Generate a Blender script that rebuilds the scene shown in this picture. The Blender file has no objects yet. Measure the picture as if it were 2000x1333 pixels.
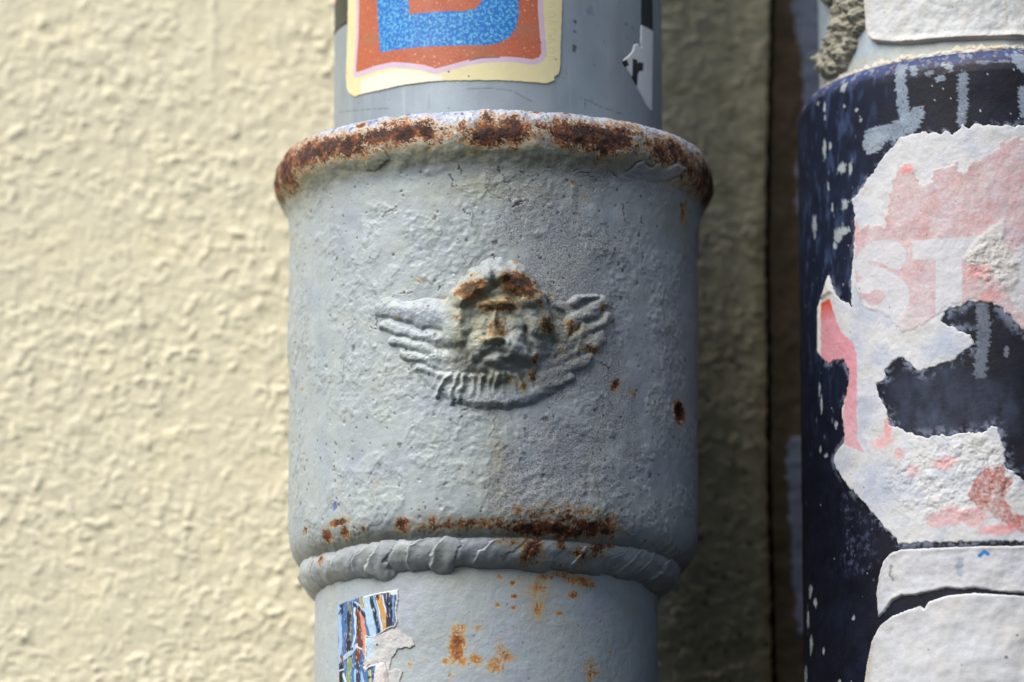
import bpy, math
import numpy as np

# ------------------------------------------------------------------ camera, sky, sun, exposure
# One modelling unit ("u") is 0.155 mm; everything is modelled in u and scaled to metres by S.
S = 0.155e-3
D = 11111.0                                   # camera distance to the front of the socket, in u
PITCH = math.radians(11.8)
CP, SP = math.cos(PITCH), math.sin(PITCH)
CAM = np.array([0.0, -D*CP, -D*SP])

sc = bpy.context.scene
cd = bpy.data.cameras.new("camera")
cam = bpy.data.objects.new("camera", cd)
sc.collection.objects.link(cam)
cam.location = CAM*S
cam.rotation_euler = (math.pi/2 + PITCH, 0, 0)
cd.sensor_width = 36.0
cd.lens = 36.0*D/2000.0
cd.clip_start = 0.05
cd.clip_end = 50.0
cd.dof.use_dof = True
cd.dof.focus_distance = (D + 60)*S
cd.dof.aperture_fstop = 7.0
sc.camera = cam

SUN_AZ = math.radians(53)                     # to the left of the camera's view
SUN_EL = math.radians(50)
w = bpy.data.worlds.new("World")
sc.world = w
w.use_nodes = True
nt = w.node_tree
bg = nt.nodes["Background"]
sky = nt.nodes.new("ShaderNodeTexSky")
sky.sky_type = 'NISHITA'
sky.sun_disc = False
sky.sun_elevation = SUN_EL
sky.sun_rotation = math.pi + SUN_AZ
sky.air_density = 1.0
sky.dust_density = 2.5
sky.ozone_density = 1.0
nt.links.new(sky.outputs[0], bg.inputs[0])
bg.inputs[1].default_value = 0.075

sd = bpy.data.lights.new("sun", 'SUN')
sd.energy = 3.7
sd.angle = math.radians(52)
sd.color = (1.0, 0.965, 0.91)
sun = bpy.data.objects.new("sun", sd)
sc.collection.objects.link(sun)
from mathutils import Vector
tosun = Vector((-math.sin(SUN_AZ)*math.cos(SUN_EL), -math.cos(SUN_AZ)*math.cos(SUN_EL), math.sin(SUN_EL)))
sun.rotation_euler = tosun.to_track_quat('Z', 'Y').to_euler()
sun.location = tosun*3

sc.view_settings.view_transform = 'Standard'
sc.view_settings.look = 'None'
sc.view_settings.exposure = 0.73
sc.view_settings.gamma = 1.0

# ------------------------------------------------------------------ numeric helpers
def sm(e0, e1, x):
    t = np.clip((x-e0)/(e1-e0), 0, 1)
    return t*t*(3-2*t)

def hsh(ix, iy, seed):
    h = (ix.astype(np.int64)*374761393 + iy.astype(np.int64)*668265263 + seed*1442695041) & 0xFFFFFFFF
    h = ((h ^ (h >> 13))*1274126177) & 0xFFFFFFFF
    h = ((h ^ (h >> 16))*2246822519) & 0xFFFFFFFF
    return (h ^ (h >> 15)) & 0xFFFFFF

def perlin(x, y, seed):
    x0 = np.floor(x); y0 = np.floor(y)
    fx = (x-x0).astype(np.float32); fy = (y-y0).astype(np.float32)
    ix = x0.astype(np.int64); iy = y0.astype(np.int64)
    def g(dx, dy):
        a = hsh(ix+dx, iy+dy, seed).astype(np.float32)*(2*math.pi/0xFFFFFF)
        return np.cos(a)*(fx-dx) + np.sin(a)*(fy-dy)
    u = fx*fx*fx*(fx*(fx*6-15)+10); v = fy*fy*fy*(fy*(fy*6-15)+10)
    a = g(0, 0)*(1-u)+g(1, 0)*u
    b = g(0, 1)*(1-u)+g(1, 1)*u
    return (a*(1-v)+b*v)*1.5

def fbm(x, y, s, octv=3, seed=0, rough=0.5):
    r = 0; am = 1.0; tot = 0
    for k in range(octv):
        r = r + am*perlin(x/s+17.3*k, y/s-9.1*k, seed+k*7)
        tot += am; am *= rough; s = s*0.5
    return r/tot*1.25

def worley(x, y, s, seed):
    """nearest feature distance (in cells), a random number of that cell, gap to the second"""
    x = x/s; y = y/s
    ix = np.floor(x).astype(np.int64); iy = np.floor(y).astype(np.int64)
    f1 = np.full(x.shape, 9.0, np.float32); f2 = f1.copy(); idr = np.zeros(x.shape, np.float32)
    for dx in (-1, 0, 1):
        for dy in (-1, 0, 1):
            h = hsh(ix+dx, iy+dy, seed)
            px = ix+dx+(h & 0xFFF)/4096.0; py = iy+dy+(h >> 12)/4096.0
            d = np.sqrt((px-x)**2+(py-y)**2).astype(np.float32)
            r = (hsh(ix+dx, iy+dy, seed+77)/float(0xFFFFFF)).astype(np.float32)
            near = d < f1
            f2 = np.where(near, f1, np.minimum(f2, d))
            idr = np.where(near, r, idr)
            f1 = np.where(near, d, f1)
    return f1, idr, f2-f1

def specks(x, y, s, seed, keep, rmin, rmax):
    """scattered small dots: 1 inside a dot, 0 outside; radii in u"""
    f, r, _ = worley(x, y, s, seed)
    rad = (rmin+(rmax-rmin)*((r*97.13) % 1.0)**2)/s
    return np.where(r < keep, sm(1.25, 0.75, f/rad), 0)

def sdpoly(x, y, pts):
    """signed distance to a polygon, positive inside"""
    pts = np.asarray(pts, float)
    d = np.full(x.shape, 1e18); inside = np.zeros(x.shape, bool)
    n = len(pts)
    for i in range(n):
        ax, ay = pts[i]; bx, by = pts[(i+1) % n]
        ex, ey = bx-ax, by-ay
        wx, wy = x-ax, y-ay
        t = np.clip((wx*ex+wy*ey)/(ex*ex+ey*ey+1e-9), 0, 1)
        d = np.minimum(d, (wx-ex*t)**2+(wy-ey*t)**2)
        c = ((ay > y) != (by > y)) & (x < (bx-ax)*(y-ay)/((by-ay) if by != ay else 1e-9)+ax)
        inside ^= c
    d = np.sqrt(d)
    return np.where(inside, d, -d)

def sdline(x, y, pts):
    d = np.full(x.shape, 1e18)
    for (ax, ay), (bx, by) in zip(pts[:-1], pts[1:]):
        ex, ey = bx-ax, by-ay
        t = np.clip(((x-ax)*ex+(y-ay)*ey)/(ex*ex+ey*ey+1e-9), 0, 1)
        d = np.minimum(d, (x-ax-ex*t)**2+(y-ay-ey*t)**2)
    return np.sqrt(d)

def smax(a, b, k):
    h = np.clip(0.5+0.5*(a-b)/k, 0, 1)
    return b*(1-h)+a*h+k*h*(1-h)*np.clip(np.minimum(a, b)/3.0, 0, 1)

def L(r, g, b, k=0.8):
    c = np.array([r, g, b], np.float32)/255.0
    return (np.where(c <= 0.04045, c/12.92, ((c+0.055)/1.055)**2.4)*k).astype(np.float32)

def over(col, m, c):
    m = np.clip(m, 0, 1)[..., None].astype(np.float32)
    col[...] = col*(1-m)+np.asarray(c, np.float32)*m

def full(shape, c):
    col = np.empty(shape+(3,), np.float32); col[...] = c
    return col

# ------------------------------------------------------------------ photo ray helpers
def ray(X, Y):
    sx = (np.asarray(X, float)-1000)/D; sy = (np.asarray(Y, float)-666.5)/D
    return sx, CP + sy*SP, SP - sy*CP        # x, y, z of the direction

class Pipe:
    """a vertical cylinder: xl/xr are its two silhouettes, cy its axis depth"""
    def __init__(s, xl, xr, cy=None):
        hw = (xr-xl)/2.0
        s.cy = cy if cy is not None else hw*1.036
        k = (D+s.cy*CP)/D
        s.R = hw*k
        s.cx = ((xl+xr)/2.0-1000)*k
    def inv(s, X, Y, R=None):
        R = R or s.R
        dx, dy, dz = ray(X, Y)
        ox, oy = CAM[0]-s.cx, CAM[1]-s.cy
        A = dx*dx+dy*dy; B = dx*ox+dy*oy; Cc = ox*ox+oy*oy-R*R
        disc = np.maximum(B*B-A*Cc, 0)
        t = (-B-np.sqrt(disc))/A
        px, py, pz = ox+dx*t, oy+dy*t, CAM[2]+dz*t
        return s.R*np.arctan2(px, -py), -pz
    def P(s, pts, R=None):
        p = np.asarray(pts, float)
        a, b = s.inv(p[:, 0], p[:, 1], R)
        return np.stack([a, b], 1)
    def bY(s, Y, R):
        X = 1000+s.cx*D/(D+(s.cy-R)*CP)
        return float(s.inv(X, Y, R)[1])
    def ell(s, X, Y, rx, ry, R=None):
        a0, b0 = s.inv(X, Y, R); a1, _ = s.inv(X-rx, Y, R); a2, _ = s.inv(X+rx, Y, R)
        return float(a0), float(b0), max(float(a2-a1)/2, rx), ry*1.02

def plane_inv(X, Y, y):
    dx, dy, dz = ray(X, Y)
    t = (y-CAM[1])/dy
    return CAM[0]+dx*t, CAM[2]+dz*t

# ------------------------------------------------------------------ mesh + object helpers
col_ = sc.collection
ORIG = {}

def thing(name, label, cat, loc, group=None):
    o = bpy.data.objects.new(name, None)
    col_.objects.link(o)
    o.empty_display_size = 0.02
    o.location = np.asarray(loc, float)*S
    o['label'] = label; o['category'] = cat
    if group: o['group'] = group
    ORIG[o.name] = np.asarray(loc, float)
    return o

def link_mesh(name, me, mat, parent=None, label=None):
    o = bpy.data.objects.new(name, me)
    col_.objects.link(o)
    me.materials.append(mat)
    if parent is not None:
        o.parent = parent
        ORIG[o.name] = ORIG[parent.name]
    if label: o['label'] = label
    return o

def grid_mesh(name, V, mat, parent=None, col=None, rgh=None, grain=None, keep=None, label=None):
    """V: (ny, nx, 3) in u; keep: (ny-1, nx-1) faces to keep"""
    ny, nx = V.shape[:2]
    idx = np.arange(ny*nx).reshape(ny, nx)
    q = np.stack([idx[:-1, :-1], idx[1:, :-1], idx[1:, 1:], idx[:-1, 1:]], -1)
    if keep is not None: q = q[keep]
    q = q.reshape(-1, 4)
    used = np.zeros(ny*nx, bool); used[q.ravel()] = True
    remap = np.cumsum(used)-1
    q = remap[q]
    og = ORIG[parent.name] if parent is not None else np.zeros(3)
    v = ((V.reshape(-1, 3)[used]-og)*S).astype(np.float32)
    me = bpy.data.meshes.new(name)
    me.vertices.add(len(v)); me.vertices.foreach_set("co", v.ravel())
    me.loops.add(q.size); me.loops.foreach_set("vertex_index", q.ravel().astype(np.int32))
    me.polygons.add(len(q)); me.polygons.foreach_set("loop_start", np.arange(0, q.size, 4, dtype=np.int32))
    me.polygons.foreach_set("loop_total", np.full(len(q), 4, np.int32))
    me.polygons.foreach_set("use_smooth", np.ones(len(q), bool))
    if col is not None:
        c = np.ones((len(v), 4), np.float32); c[:, :3] = np.clip(col.reshape(-1, 3)[used], 0.001, 1)
        at = me.attributes.new("Col", 'FLOAT_COLOR', 'POINT'); at.data.foreach_set("color", c.ravel())
    for nm, arr in (("Rgh", rgh), ("Grain", grain)):
        if arr is not None:
            at = me.attributes.new(nm, 'FLOAT', 'POINT')
            at.data.foreach_set("value", np.ascontiguousarray(arr.reshape(-1)[used], dtype=np.float32))
    me.update(); me.validate()
    return link_mesh(name, me, mat, parent, label)

def angs(R, step, half=math.radians(102)):
    f = np.arange(-half, half, step/R)
    c = np.linspace(half, 2*math.pi-half, 18)
    return np.concatenate([f, c])

def steps(lo, hi, step, far_lo, far_hi):
    """fine samples between lo and hi, a few coarse ones out to far_lo / far_hi"""
    f = np.arange(lo, hi, step)
    m = 500.0; s3 = step*4
    a = np.array([]); b = np.array([hi])
    if far_lo < lo-m*1.5: a = np.concatenate([np.linspace(far_lo, lo-m, 14)[:-1], np.arange(lo-m, lo-s3*0.5, s3)])
    elif far_lo < lo: a = np.linspace(far_lo, lo, 14)[:-1]
    if far_hi > hi+m*1.5: b = np.concatenate([np.arange(hi, hi+m, s3), np.linspace(hi+m, far_hi, 14)])
    elif far_hi > hi: b = np.linspace(hi, far_hi, 14)
    return np.concatenate([a, f, b])

def cyl(p, th, b, r):
    """positions on pipe p at angle th, down-coordinate b, radius r"""
    return np.stack([p.cx+r*np.sin(th), p.cy-r*np.cos(th), -b+0*th], -1)

# ------------------------------------------------------------------ materials
def mat(name, rough=0.55, bumps=((6, 0.5, 3),), var=((9, 0.08),), metal=0.0, spec=0.5, grain=0.0, coat=0.0, tint=None):
    m = bpy.data.materials.new(name); m.use_nodes = True
    t = m.node_tree; n = t.nodes; l = t.links
    bs = n["Principled BSDF"]
    tc = n.new("ShaderNodeTexCoord")
    if tint is None:
        a = n.new("ShaderNodeAttribute"); a.attribute_name = "Col"; cur = a.outputs["Color"]
    else:
        a = n.new("ShaderNodeRGB"); a.outputs[0].default_value = tuple(tint)+(1,); cur = a.outputs[0]
    def noise(px, det=3, r=0.55):
        q = n.new("ShaderNodeTexNoise"); q.inputs["Scale"].default_value = 1/(px*S)
        q.inputs["Detail"].default_value = det; q.inputs["Roughness"].default_value = r
        l.new(tc.outputs["Object"], q.inputs["Vector"]); return q.outputs["Fac"]
    def mapr(src, a0, a1, b0, b1):
        q = n.new("ShaderNodeMapRange"); q.inputs[1].default_value = a0; q.inputs[2].default_value = a1
        q.inputs[3].default_value = b0; q.inputs[4].default_value = b1; l.new(src, q.inputs[0]); return q.outputs[0]
    def mult(c, f):
        q = n.new("ShaderNodeVectorMath"); q.operation = 'SCALE'; l.new(c, q.inputs[0]); l.new(f, q.inputs["Scale"])
        return q.outputs[0]
    for px, amt in var:
        cur = mult(cur, mapr(noise(px, 4), 0.3, 0.7, 1-amt, 1+amt))
    g = None
    if grain > 0:
        ga = n.new("ShaderNodeAttribute"); ga.attribute_name = "Grain"
        gn = mapr(noise(2.9, 2, 0.7), 0.38, 0.52, 0, 1)
        q = n.new("ShaderNodeMath"); q.operation = 'MULTIPLY'; l.new(ga.outputs["Fac"], q.inputs[0])
        inv = mapr(gn, 0, 1, 1, 0); l.new(inv, q.inputs[1]); g = q.outputs[0]
        cur = mult(cur, mapr(g, 0, 1, 1.06, 1-grain))
    l.new(cur, bs.inputs["Base Color"])
    ra = n.new("ShaderNodeAttribute"); ra.attribute_name = "Rgh"
    ad = n.new("ShaderNodeMath"); ad.operation = 'ADD'; ad.use_clamp = True
    l.new(ra.outputs["Fac"], ad.inputs[0])
    l.new(mapr(noise(30, 3), 0.3, 0.7, rough-0.07, rough+0.07), ad.inputs[1]); l.new(ad.outputs[0], bs.inputs["Roughness"])
    bs.inputs["Metallic"].default_value = metal
    bs.inputs["Specular IOR Level"].default_value = spec
    bs.inputs["Coat Weight"].default_value = coat
    prev = None
    for px, dist, det in bumps:
        b = n.new("ShaderNodeBump"); b.inputs["Distance"].default_value = dist*S; b.inputs["Strength"].default_value = 1
        l.new(noise(px, det), b.inputs["Height"])
        if prev is not None: l.new(prev, b.inputs["Normal"])
        prev = b.outputs[0]
    if g is not None:
        b = n.new("ShaderNodeBump"); b.inputs["Distance"].default_value = 0.8*S; b.invert = True
        l.new(g, b.inputs["Height"])
        if prev is not None: l.new(prev, b.inputs["Normal"])
        prev = b.outputs[0]
    if prev is not None: l.new(prev, bs.inputs["Normal"])
    return m

M_IRON = mat("painted_iron", 0.46, ((11, 1.0, 3), (3.5, 0.35, 2)), ((26, 0.05), (5, 0.05)), spec=0.45, grain=0.38)
M_ZINC = mat("grey_zinc", 0.42, ((60, 0.8, 2), (4, 0.1, 2)), ((70, 0.05), (5, 0.03)), metal=0.25, spec=0.5, grain=0.0)
M_NAVY = mat("navy_paint", 0.5, ((10, 0.5, 3), (3, 0.2, 2)), ((30, 0.2), (5, 0.15)), spec=0.18)
M_PAPER = mat("torn_paper", 0.75, ((16, 0.7, 4), (4, 0.35, 3)), ((40, 0.05), (6, 0.05)), spec=0.25)
M_FOIL = mat("glossy_label", 0.30, ((30, 0.3, 2),), ((50, 0.03),), metal=0.0, spec=0.6)
M_PRINT = mat("printed_label", 0.45, ((30, 0.4, 2), (5, 0.15, 2)), ((30, 0.04),), spec=0.4)
M_RENDER = mat("rendered_wall", 0.85, ((22, 2.0, 4), (7, 0.8, 3)), ((60, 0.05), (9, 0.04)), spec=0.2)
M_MORTAR = mat("mortar", 0.95, ((10, 2.2, 4), (3, 1.0, 3)), ((9, 0.2), (3, 0.15)), spec=0.1)

# ------------------------------------------------------------------ rust and paint wear
RUSTP = (L(58, 36, 30), L(108, 64, 42), L(166, 106, 58), L(176, 160, 116))
RH = RUSTP[3]

def rust(p, a, b, col, h, rgh, blobs, seed, Rp=None, fine=0.35, halo=0.6, grow=1.0, orange=0.0, pal=None):
    RD, RM, RO, RH = pal or RUSTP
    f = np.zeros(a.shape, np.float32)
    for (X, Y, rx, ry, s) in blobs:
        a0, b0, ra, rb = p.ell(X, Y, rx, ry*grow, Rp)
        d2 = ((a-a0)/ra)**2+((b-b0)/rb)**2
        f = np.maximum(f, s*np.exp(-0.7*d2))
    n1 = fbm(a, b, 16, 3, seed, 0.6); n2 = fbm(a, b, 4.2, 2, seed+31, 0.7)
    v = f+(n1*0.42+n2*fine)*sm(0.04, 0.4, f)
    m = sm(0.46, 0.58, v); hl = sm(0.12, 0.46, v)*halo
    over(col, hl, RH); over(col, sm(0.32, 0.5, v)*halo*0.8, L(170, 118, 66))
    t = fbm(a, b, 22, 3, seed+5, 0.65)+n2*0.5+(v-0.75)*-0.9-0.12+orange
    c = RM+(RO-RM)*sm(0.02, 0.55, t)[..., None]
    c = c+(RD-c)*sm(-0.08, -0.55, t)[..., None]
    mm = m[..., None]; col[...] = col*(1-mm)+c*mm
    h += m*(-0.9+n1*1.2+n2*1.3)
    rgh += m*0.35
    return m

def cracks(a, b, col, h, lines, wdt=0.7, dark=(52, 52, 50), seed=3, depth=2.2):
    wob = fbm(a, b, 18, 3, seed, 0.7)*8; brk = fbm(a, b, 26, 2, seed+9)
    wob2 = fbm(a, b, 18, 3, seed+50, 0.7)*8
    for ln in lines:
        d = sdline(a+wob, b+wob2, ln)
        m = sm(wdt+1.0, wdt*0.4, d)*sm(-0.35, 0.15, brk)
        over(col, m*0.85, L(*dark)); h -= m*depth
        h += sm(7, 1, d)*0.7

# ------------------------------------------------------------------ the iron socket: geometry of its turned profile
BELL = Pipe(564, 1364)
CYM = BELL.cy
K = (D+CYM*CP)/D                              # u per photo pixel at the axis
def rr(px): return px*K
BRIM = BELL.bY(255, rr(431))
prof = [(rr(338), BRIM-42), (rr(372), BRIM-50), (rr(392), BRIM-51), (rr(407), BRIM-47), (rr(418), BRIM-38), (rr(426), BRIM-25),
        (rr(430), BRIM-10), (rr(431.5), BRIM+6), (rr(430), BRIM+22), (rr(425), BRIM+36), (rr(417), BRIM+49), (rr(409), BRIM+62),
        (rr(404), BRIM+76), (rr(402), BRIM+92), (rr(401), BRIM+120)]
for Y, R in ((500, 400.5), (700, 399), (880, 397.5), (950, 397), (975, 396.5), (992, 395.5), (1006, 393), (1018, 389), (1030, 383), (1040, 376), (1050, 367), (1060, 355), (1070, 338)):
    prof.append((rr(R), BELL.bY(Y, rr(R))))
prof = np.array(prof)
def resample(pr, step):
    s = np.concatenate([[0], np.cumsum(np.hypot(*np.diff(pr, axis=0).T))])
    t = np.linspace(0, s[-1], int(s[-1]/step))
    # smooth the polyline with a small kernel on a fine resample
    ft = np.linspace(0, s[-1], int(s[-1]/1.0))
    f = np.stack([np.interp(ft, s, pr[:, 0]), np.interp(ft, s, pr[:, 1])], 1)
    k = np.hanning(21); k /= k.sum()
    g = np.stack([np.convolve(np.pad(f[:, i], 10, mode='edge'), k, 'valid') for i in (0, 1)], 1)
    return np.stack([np.interp(t, ft, g[:, 0]), np.interp(t, ft, g[:, 1])], 1)
PR = resample(prof, 2.0)
tan = np.gradient(PR, axis=0); tan /= np.hypot(tan[:, 0], tan[:, 1])[:, None]+1e-9
PN = np.stack([tan[:, 1], -tan[:, 0]], 1)     # outward normal in (r, b)
B_RIMEND = BRIM+70                            # rim ends / wall of the socket begins
def Rprof(b):                                 # wall radius as a function of b, below the rim
    i = PR[:, 1] > BRIM+20
    return np.interp(b, PR[i, 1], PR[i, 0])

XC = 963.5
SOCK_RUST = [
 (920, 576, 20, 14, 1.5), (940, 566, 13, 12, .75), (926, 546, 8, 6, .6), (1010, 563, 25, 17, 1.5), (1020, 580, 20, 14, 1.05), (990, 548, 16, 8, .6),
 (970, 607, 29, 9, 1.35), (985, 596, 17, 9, .66), (968, 655, 12, 14, 1.4), (955, 672, 24, 7, .5), (903, 632, 9, 6, .5), (1062, 643, 14, 15, .85),
 (1110, 642, 9, 17, .7), (1152, 684, 20, 10, .62), (1174, 600, 8, 15, .55), (1180, 628, 7, 8, .5), (1040, 706, 9, 11, .62), (1038, 735, 9, 13, .62),
 (1021, 758, 9, 9, .66), (995, 745, 12, 8, .48), (1074, 580, 8, 9, .55), (1052, 576, 8, 8, .45), (1092, 690, 9, 9, .5), (1008, 516, 7, 6, .6),
 (1203, 752, 9, 15, .72), (1238, 768, 10, 11, .42), (1130, 640, 12, 20, .3), (1045, 600, 12, 20, .42),
 (1328, 806, 10, 18, 1.3), (656, 1020, 17, 7, 1.0), (665, 1038, 8, 15, .8), (630, 1046, 9, 12, .95), (703, 1032, 7, 6, .6), (780, 1024, 16, 13, .78), (592, 1035, 5, 8, .6),
 (840, 1022, 14, 20, .5), (905, 1022, 45, 12, .62), (960, 1020, 40, 12, .6), (1010, 996, 14, 10, .6), (1075, 1030, 85, 13, .95), (1160, 1030, 60, 18, .8), (1195, 1018, 18, 18, .6), (1100, 1003, 60, 14, .42), (1110, 1008, 110, 26, .47), (880, 1022, 100, 14, .46), (1120, 1020, 90, 20, .55),
 (1290, 372, 6, 10, .3), (1332, 415, 8, 30, .55), (1118, 357, 7, 7, .5), (1145, 386, 9, 6, .45), (972, 880, 10, 34, .3), (1100, 1000, 80, 22, .42), (735, 945, 14, 20, .25),
 (690, 460, 6, 14, .25), (570, 470, 6, 20, .3), (585, 745, 5, 14, .25), (590, 760, 4, 5, .5), (1150, 900, 8, 10, .3), (820, 548, 9, 7, .45), (867, 588, 8, 8, .42), (780, 622, 6, 8, .45)]
SOCK_CRACK = [
 [(880, 345), (885, 362), (900, 368), (908, 364)], [(893, 310), (899, 330), (905, 345)], [(975, 330), (985, 350), (998, 372), (985, 396)],
 [(1008, 372), (1020, 400), (1000, 405), (1012, 396), (1028, 392)], [(1080, 350), (1073, 368)], [(1010, 330), (1040, 348), (1046, 340)],
 [(960, 497), (966, 510), (956, 520), (954, 528)], [(948, 505), (962, 500)], [(1000, 400), (960, 380), (950, 370)], [(905, 410), (925, 428)],
 [(1250, 422), (1252, 436), (1258, 440)], [(1190, 335), (1202, 350)], [(737, 612), (735, 640), (724, 642)], [(738, 606), (755, 588), (782, 573), (810, 572)],
 [(862, 550), (858, 566), (850, 580)], [(583, 880), (578, 905), (577, 940)], [(626, 893), (628, 915), (627, 930)], [(567, 955), (566, 990)],
 [(882, 786), (900, 783), (915, 790), (915, 800), (900, 802)], [(672, 705), (668, 730)], [(930, 690), (922, 715)], [(1245, 760), (1235, 775)],
 [(1160, 680), (1152, 700)], [(780, 400), (745, 425)], [(1120, 330), (1150, 345), (1170, 352)], [(970, 800), (966, 840), (958, 850)], [(1195, 690), (1190, 720), (1170, 705)],
 [(810, 700), (800, 730)], [(1050, 905), (1065, 930)], [(1215, 400), (1230, 470)]]
SOCK_RUST_B = [BELL.ell(*r[:4]) for r in SOCK_RUST]
SOCK_CRACK_AB = [BELL.P(c) for c in SOCK_CRACK]
GRAIN_POLY = BELL.P([(1000, 320), (1180, 330), (1190, 420), (1200, 560), (1215, 700), (1250, 860), (1215, 985), (1200, 1045), (1030, 1050), (940, 1000), (960, 860), (1090, 800), (980, 700), (985, 600), (960, 520), (1010, 480), (950, 420)])
GREEN_B = [BELL.ell(*q) for q in ((960, 370, 130, 30), (1060, 330, 110, 14), (700, 335, 90, 12), (600, 380, 40, 60), (905, 690, 26, 40), (980, 735, 60, 26), (965, 590, 70, 40), (950, 655, 50, 40), (965, 590, 60, 30), (1110, 650, 70, 60), (900, 610, 16, 40), (1330, 440, 40, 60), (970, 900, 30, 120), (700, 1050, 130, 10))]
LAV_B = [BELL.ell(*q) for q in ((1010, 540, 50, 26), (1000, 700, 32, 40), (1000, 790, 140, 26), (1150, 860, 180, 110), (1190, 640, 30, 90), (1260, 600, 90, 260), (640, 430, 60, 60))]

def sock_paint(a, b):
    """height above the turned profile, colour, roughness and grain for the painted iron at (a, b)"""
    h = fbm(a, b, 150, 2, 1)*2.2+fbm(a, b, 46, 2, 2)*1.0
    roughm = sm(-0.25, 0.35, fbm(a, b, 120, 2, 9)+0.25*np.exp(-((a+60)/260)**2))
    r1 = fbm(a*0.8+b*0.25, b+0.2*a, 17, 3, 11, 0.5)
    ridg = 1-np.abs(fbm(a*0.75+b*0.3, b-0.15*a, 26, 2, 12))*2.6
    h += roughm*(r1*0.75+np.maximum(ridg-0.6, 0)*1.5)
    f, r, e = worley(a, b, 17, 21)
    h += np.where(r > 0.75, sm(0.5, 0.1, f)*1.1, 0)*roughm            # small paint pimples
    h -= specks(a, b, 46, 23, 0.4, 2, 4.2)*1.6
    # flaked plates of old paint under the top coat
    pl = fbm(a, b, 60, 3, 31, 0.55)
    h += (sm(0.10, 0.15, pl)*0.8 + sm(-0.22, -0.17, pl)*0.5)*sm(0.2, 0.6, roughm)
    col = full(a.shape, L(160, 170, 174))
    n = fbm(a, b, 90, 3, 41)
    over(col, sm(0, 0.8, n)*0.5, L(168, 174, 168)); over(col, sm(0, -0.8, n)*0.5, L(138, 150, 168))
    st_ = fbm(a, b*0.16, 22, 4, 44, 0.6); over(col, sm(0.15, 0.7, st_)*0.3, L(130, 136, 124)); over(col, sm(0.15, 0.7, -st_)*0.25, L(178, 184, 184))
    over(col, sm(0.1, 0.6, fbm(a, b, 34, 4, 45, 0.65))*0.22, L(140, 140, 116))
    over(col, sm(0.12, 0.16, pl)*roughm*0.15, L(178, 184, 182)); over(col, sm(0.03, 0.0, np.abs(pl-0.125))*roughm*0.55, L(104, 108, 100))
    for (a0, b0, ra, rb) in GREEN_B:
        d = ((a-a0)/ra)**2+((b-b0)/rb)**2
        over(col, np.exp(-d)*(0.5+0.35*fbm(a, b, 24, 3, 43)), L(136, 138, 108))
    for (a0, b0, ra, rb) in LAV_B:
        d = ((a-a0)/ra)**2+((b-b0)/rb)**2
        over(col, np.exp(-d)*0.18, L(146, 150, 174))
    gr = sm(-75, 90, sdpoly(a, b, GRAIN_POLY)+fbm(a, b, 80, 4, 51, 0.65)*150)
    over(col, gr*0.3, L(160, 158, 164))
    h += gr*fbm(a, b, 5.5, 2, 53, 0.7)*0.45
    rgh = gr*0.25
    # black pinholes, chips, dirt in the valleys
    dk = specks(a, b, 30, 61, 0.4, 1.2, 3.0)*0.8+specks(a+fbm(a, b, 8, 2, 63)*4, b*0.7, 70, 62, 0.5, 1.5, 4.5)*0.7
    over(col, dk, L(72, 68, 60)); h -= dk*1.5
    over(col, sm(-0.2, -0.7, r1)*(0.3+roughm)*0.35, L(104, 110, 100))
    cracks(a, b, col, h, SOCK_CRACK_AB)
    rust(BELL, a, b, col, h, rgh, SOCK_RUST, 71)
    # the deep hole near the right edge
    a0, b0, ra, rb = BELL.ell(1328, 806, 9, 17)
    d = np.sqrt(((a-a0)/ra)**2+((b-b0)/rb)**2)+fbm(a, b, 12, 2, 81)*0.35
    m = sm(1.1, 0.85, d); h -= m*9; over(col, m*0.9, L(62, 34, 26)); h += sm(1.5, 1.15, d)*(1-m)*1.5
    # small chip showing old blue paint
    a0, b0 = BELL.inv(652, 988)
    m = sm(-1, 1, 9-np.hypot((a-a0)*0.8, b-b0)+fbm(a, b, 9, 2, 83)*9); over(col, m, L(104, 116, 158)); h -= m
    return h, col, rgh, gr

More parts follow.
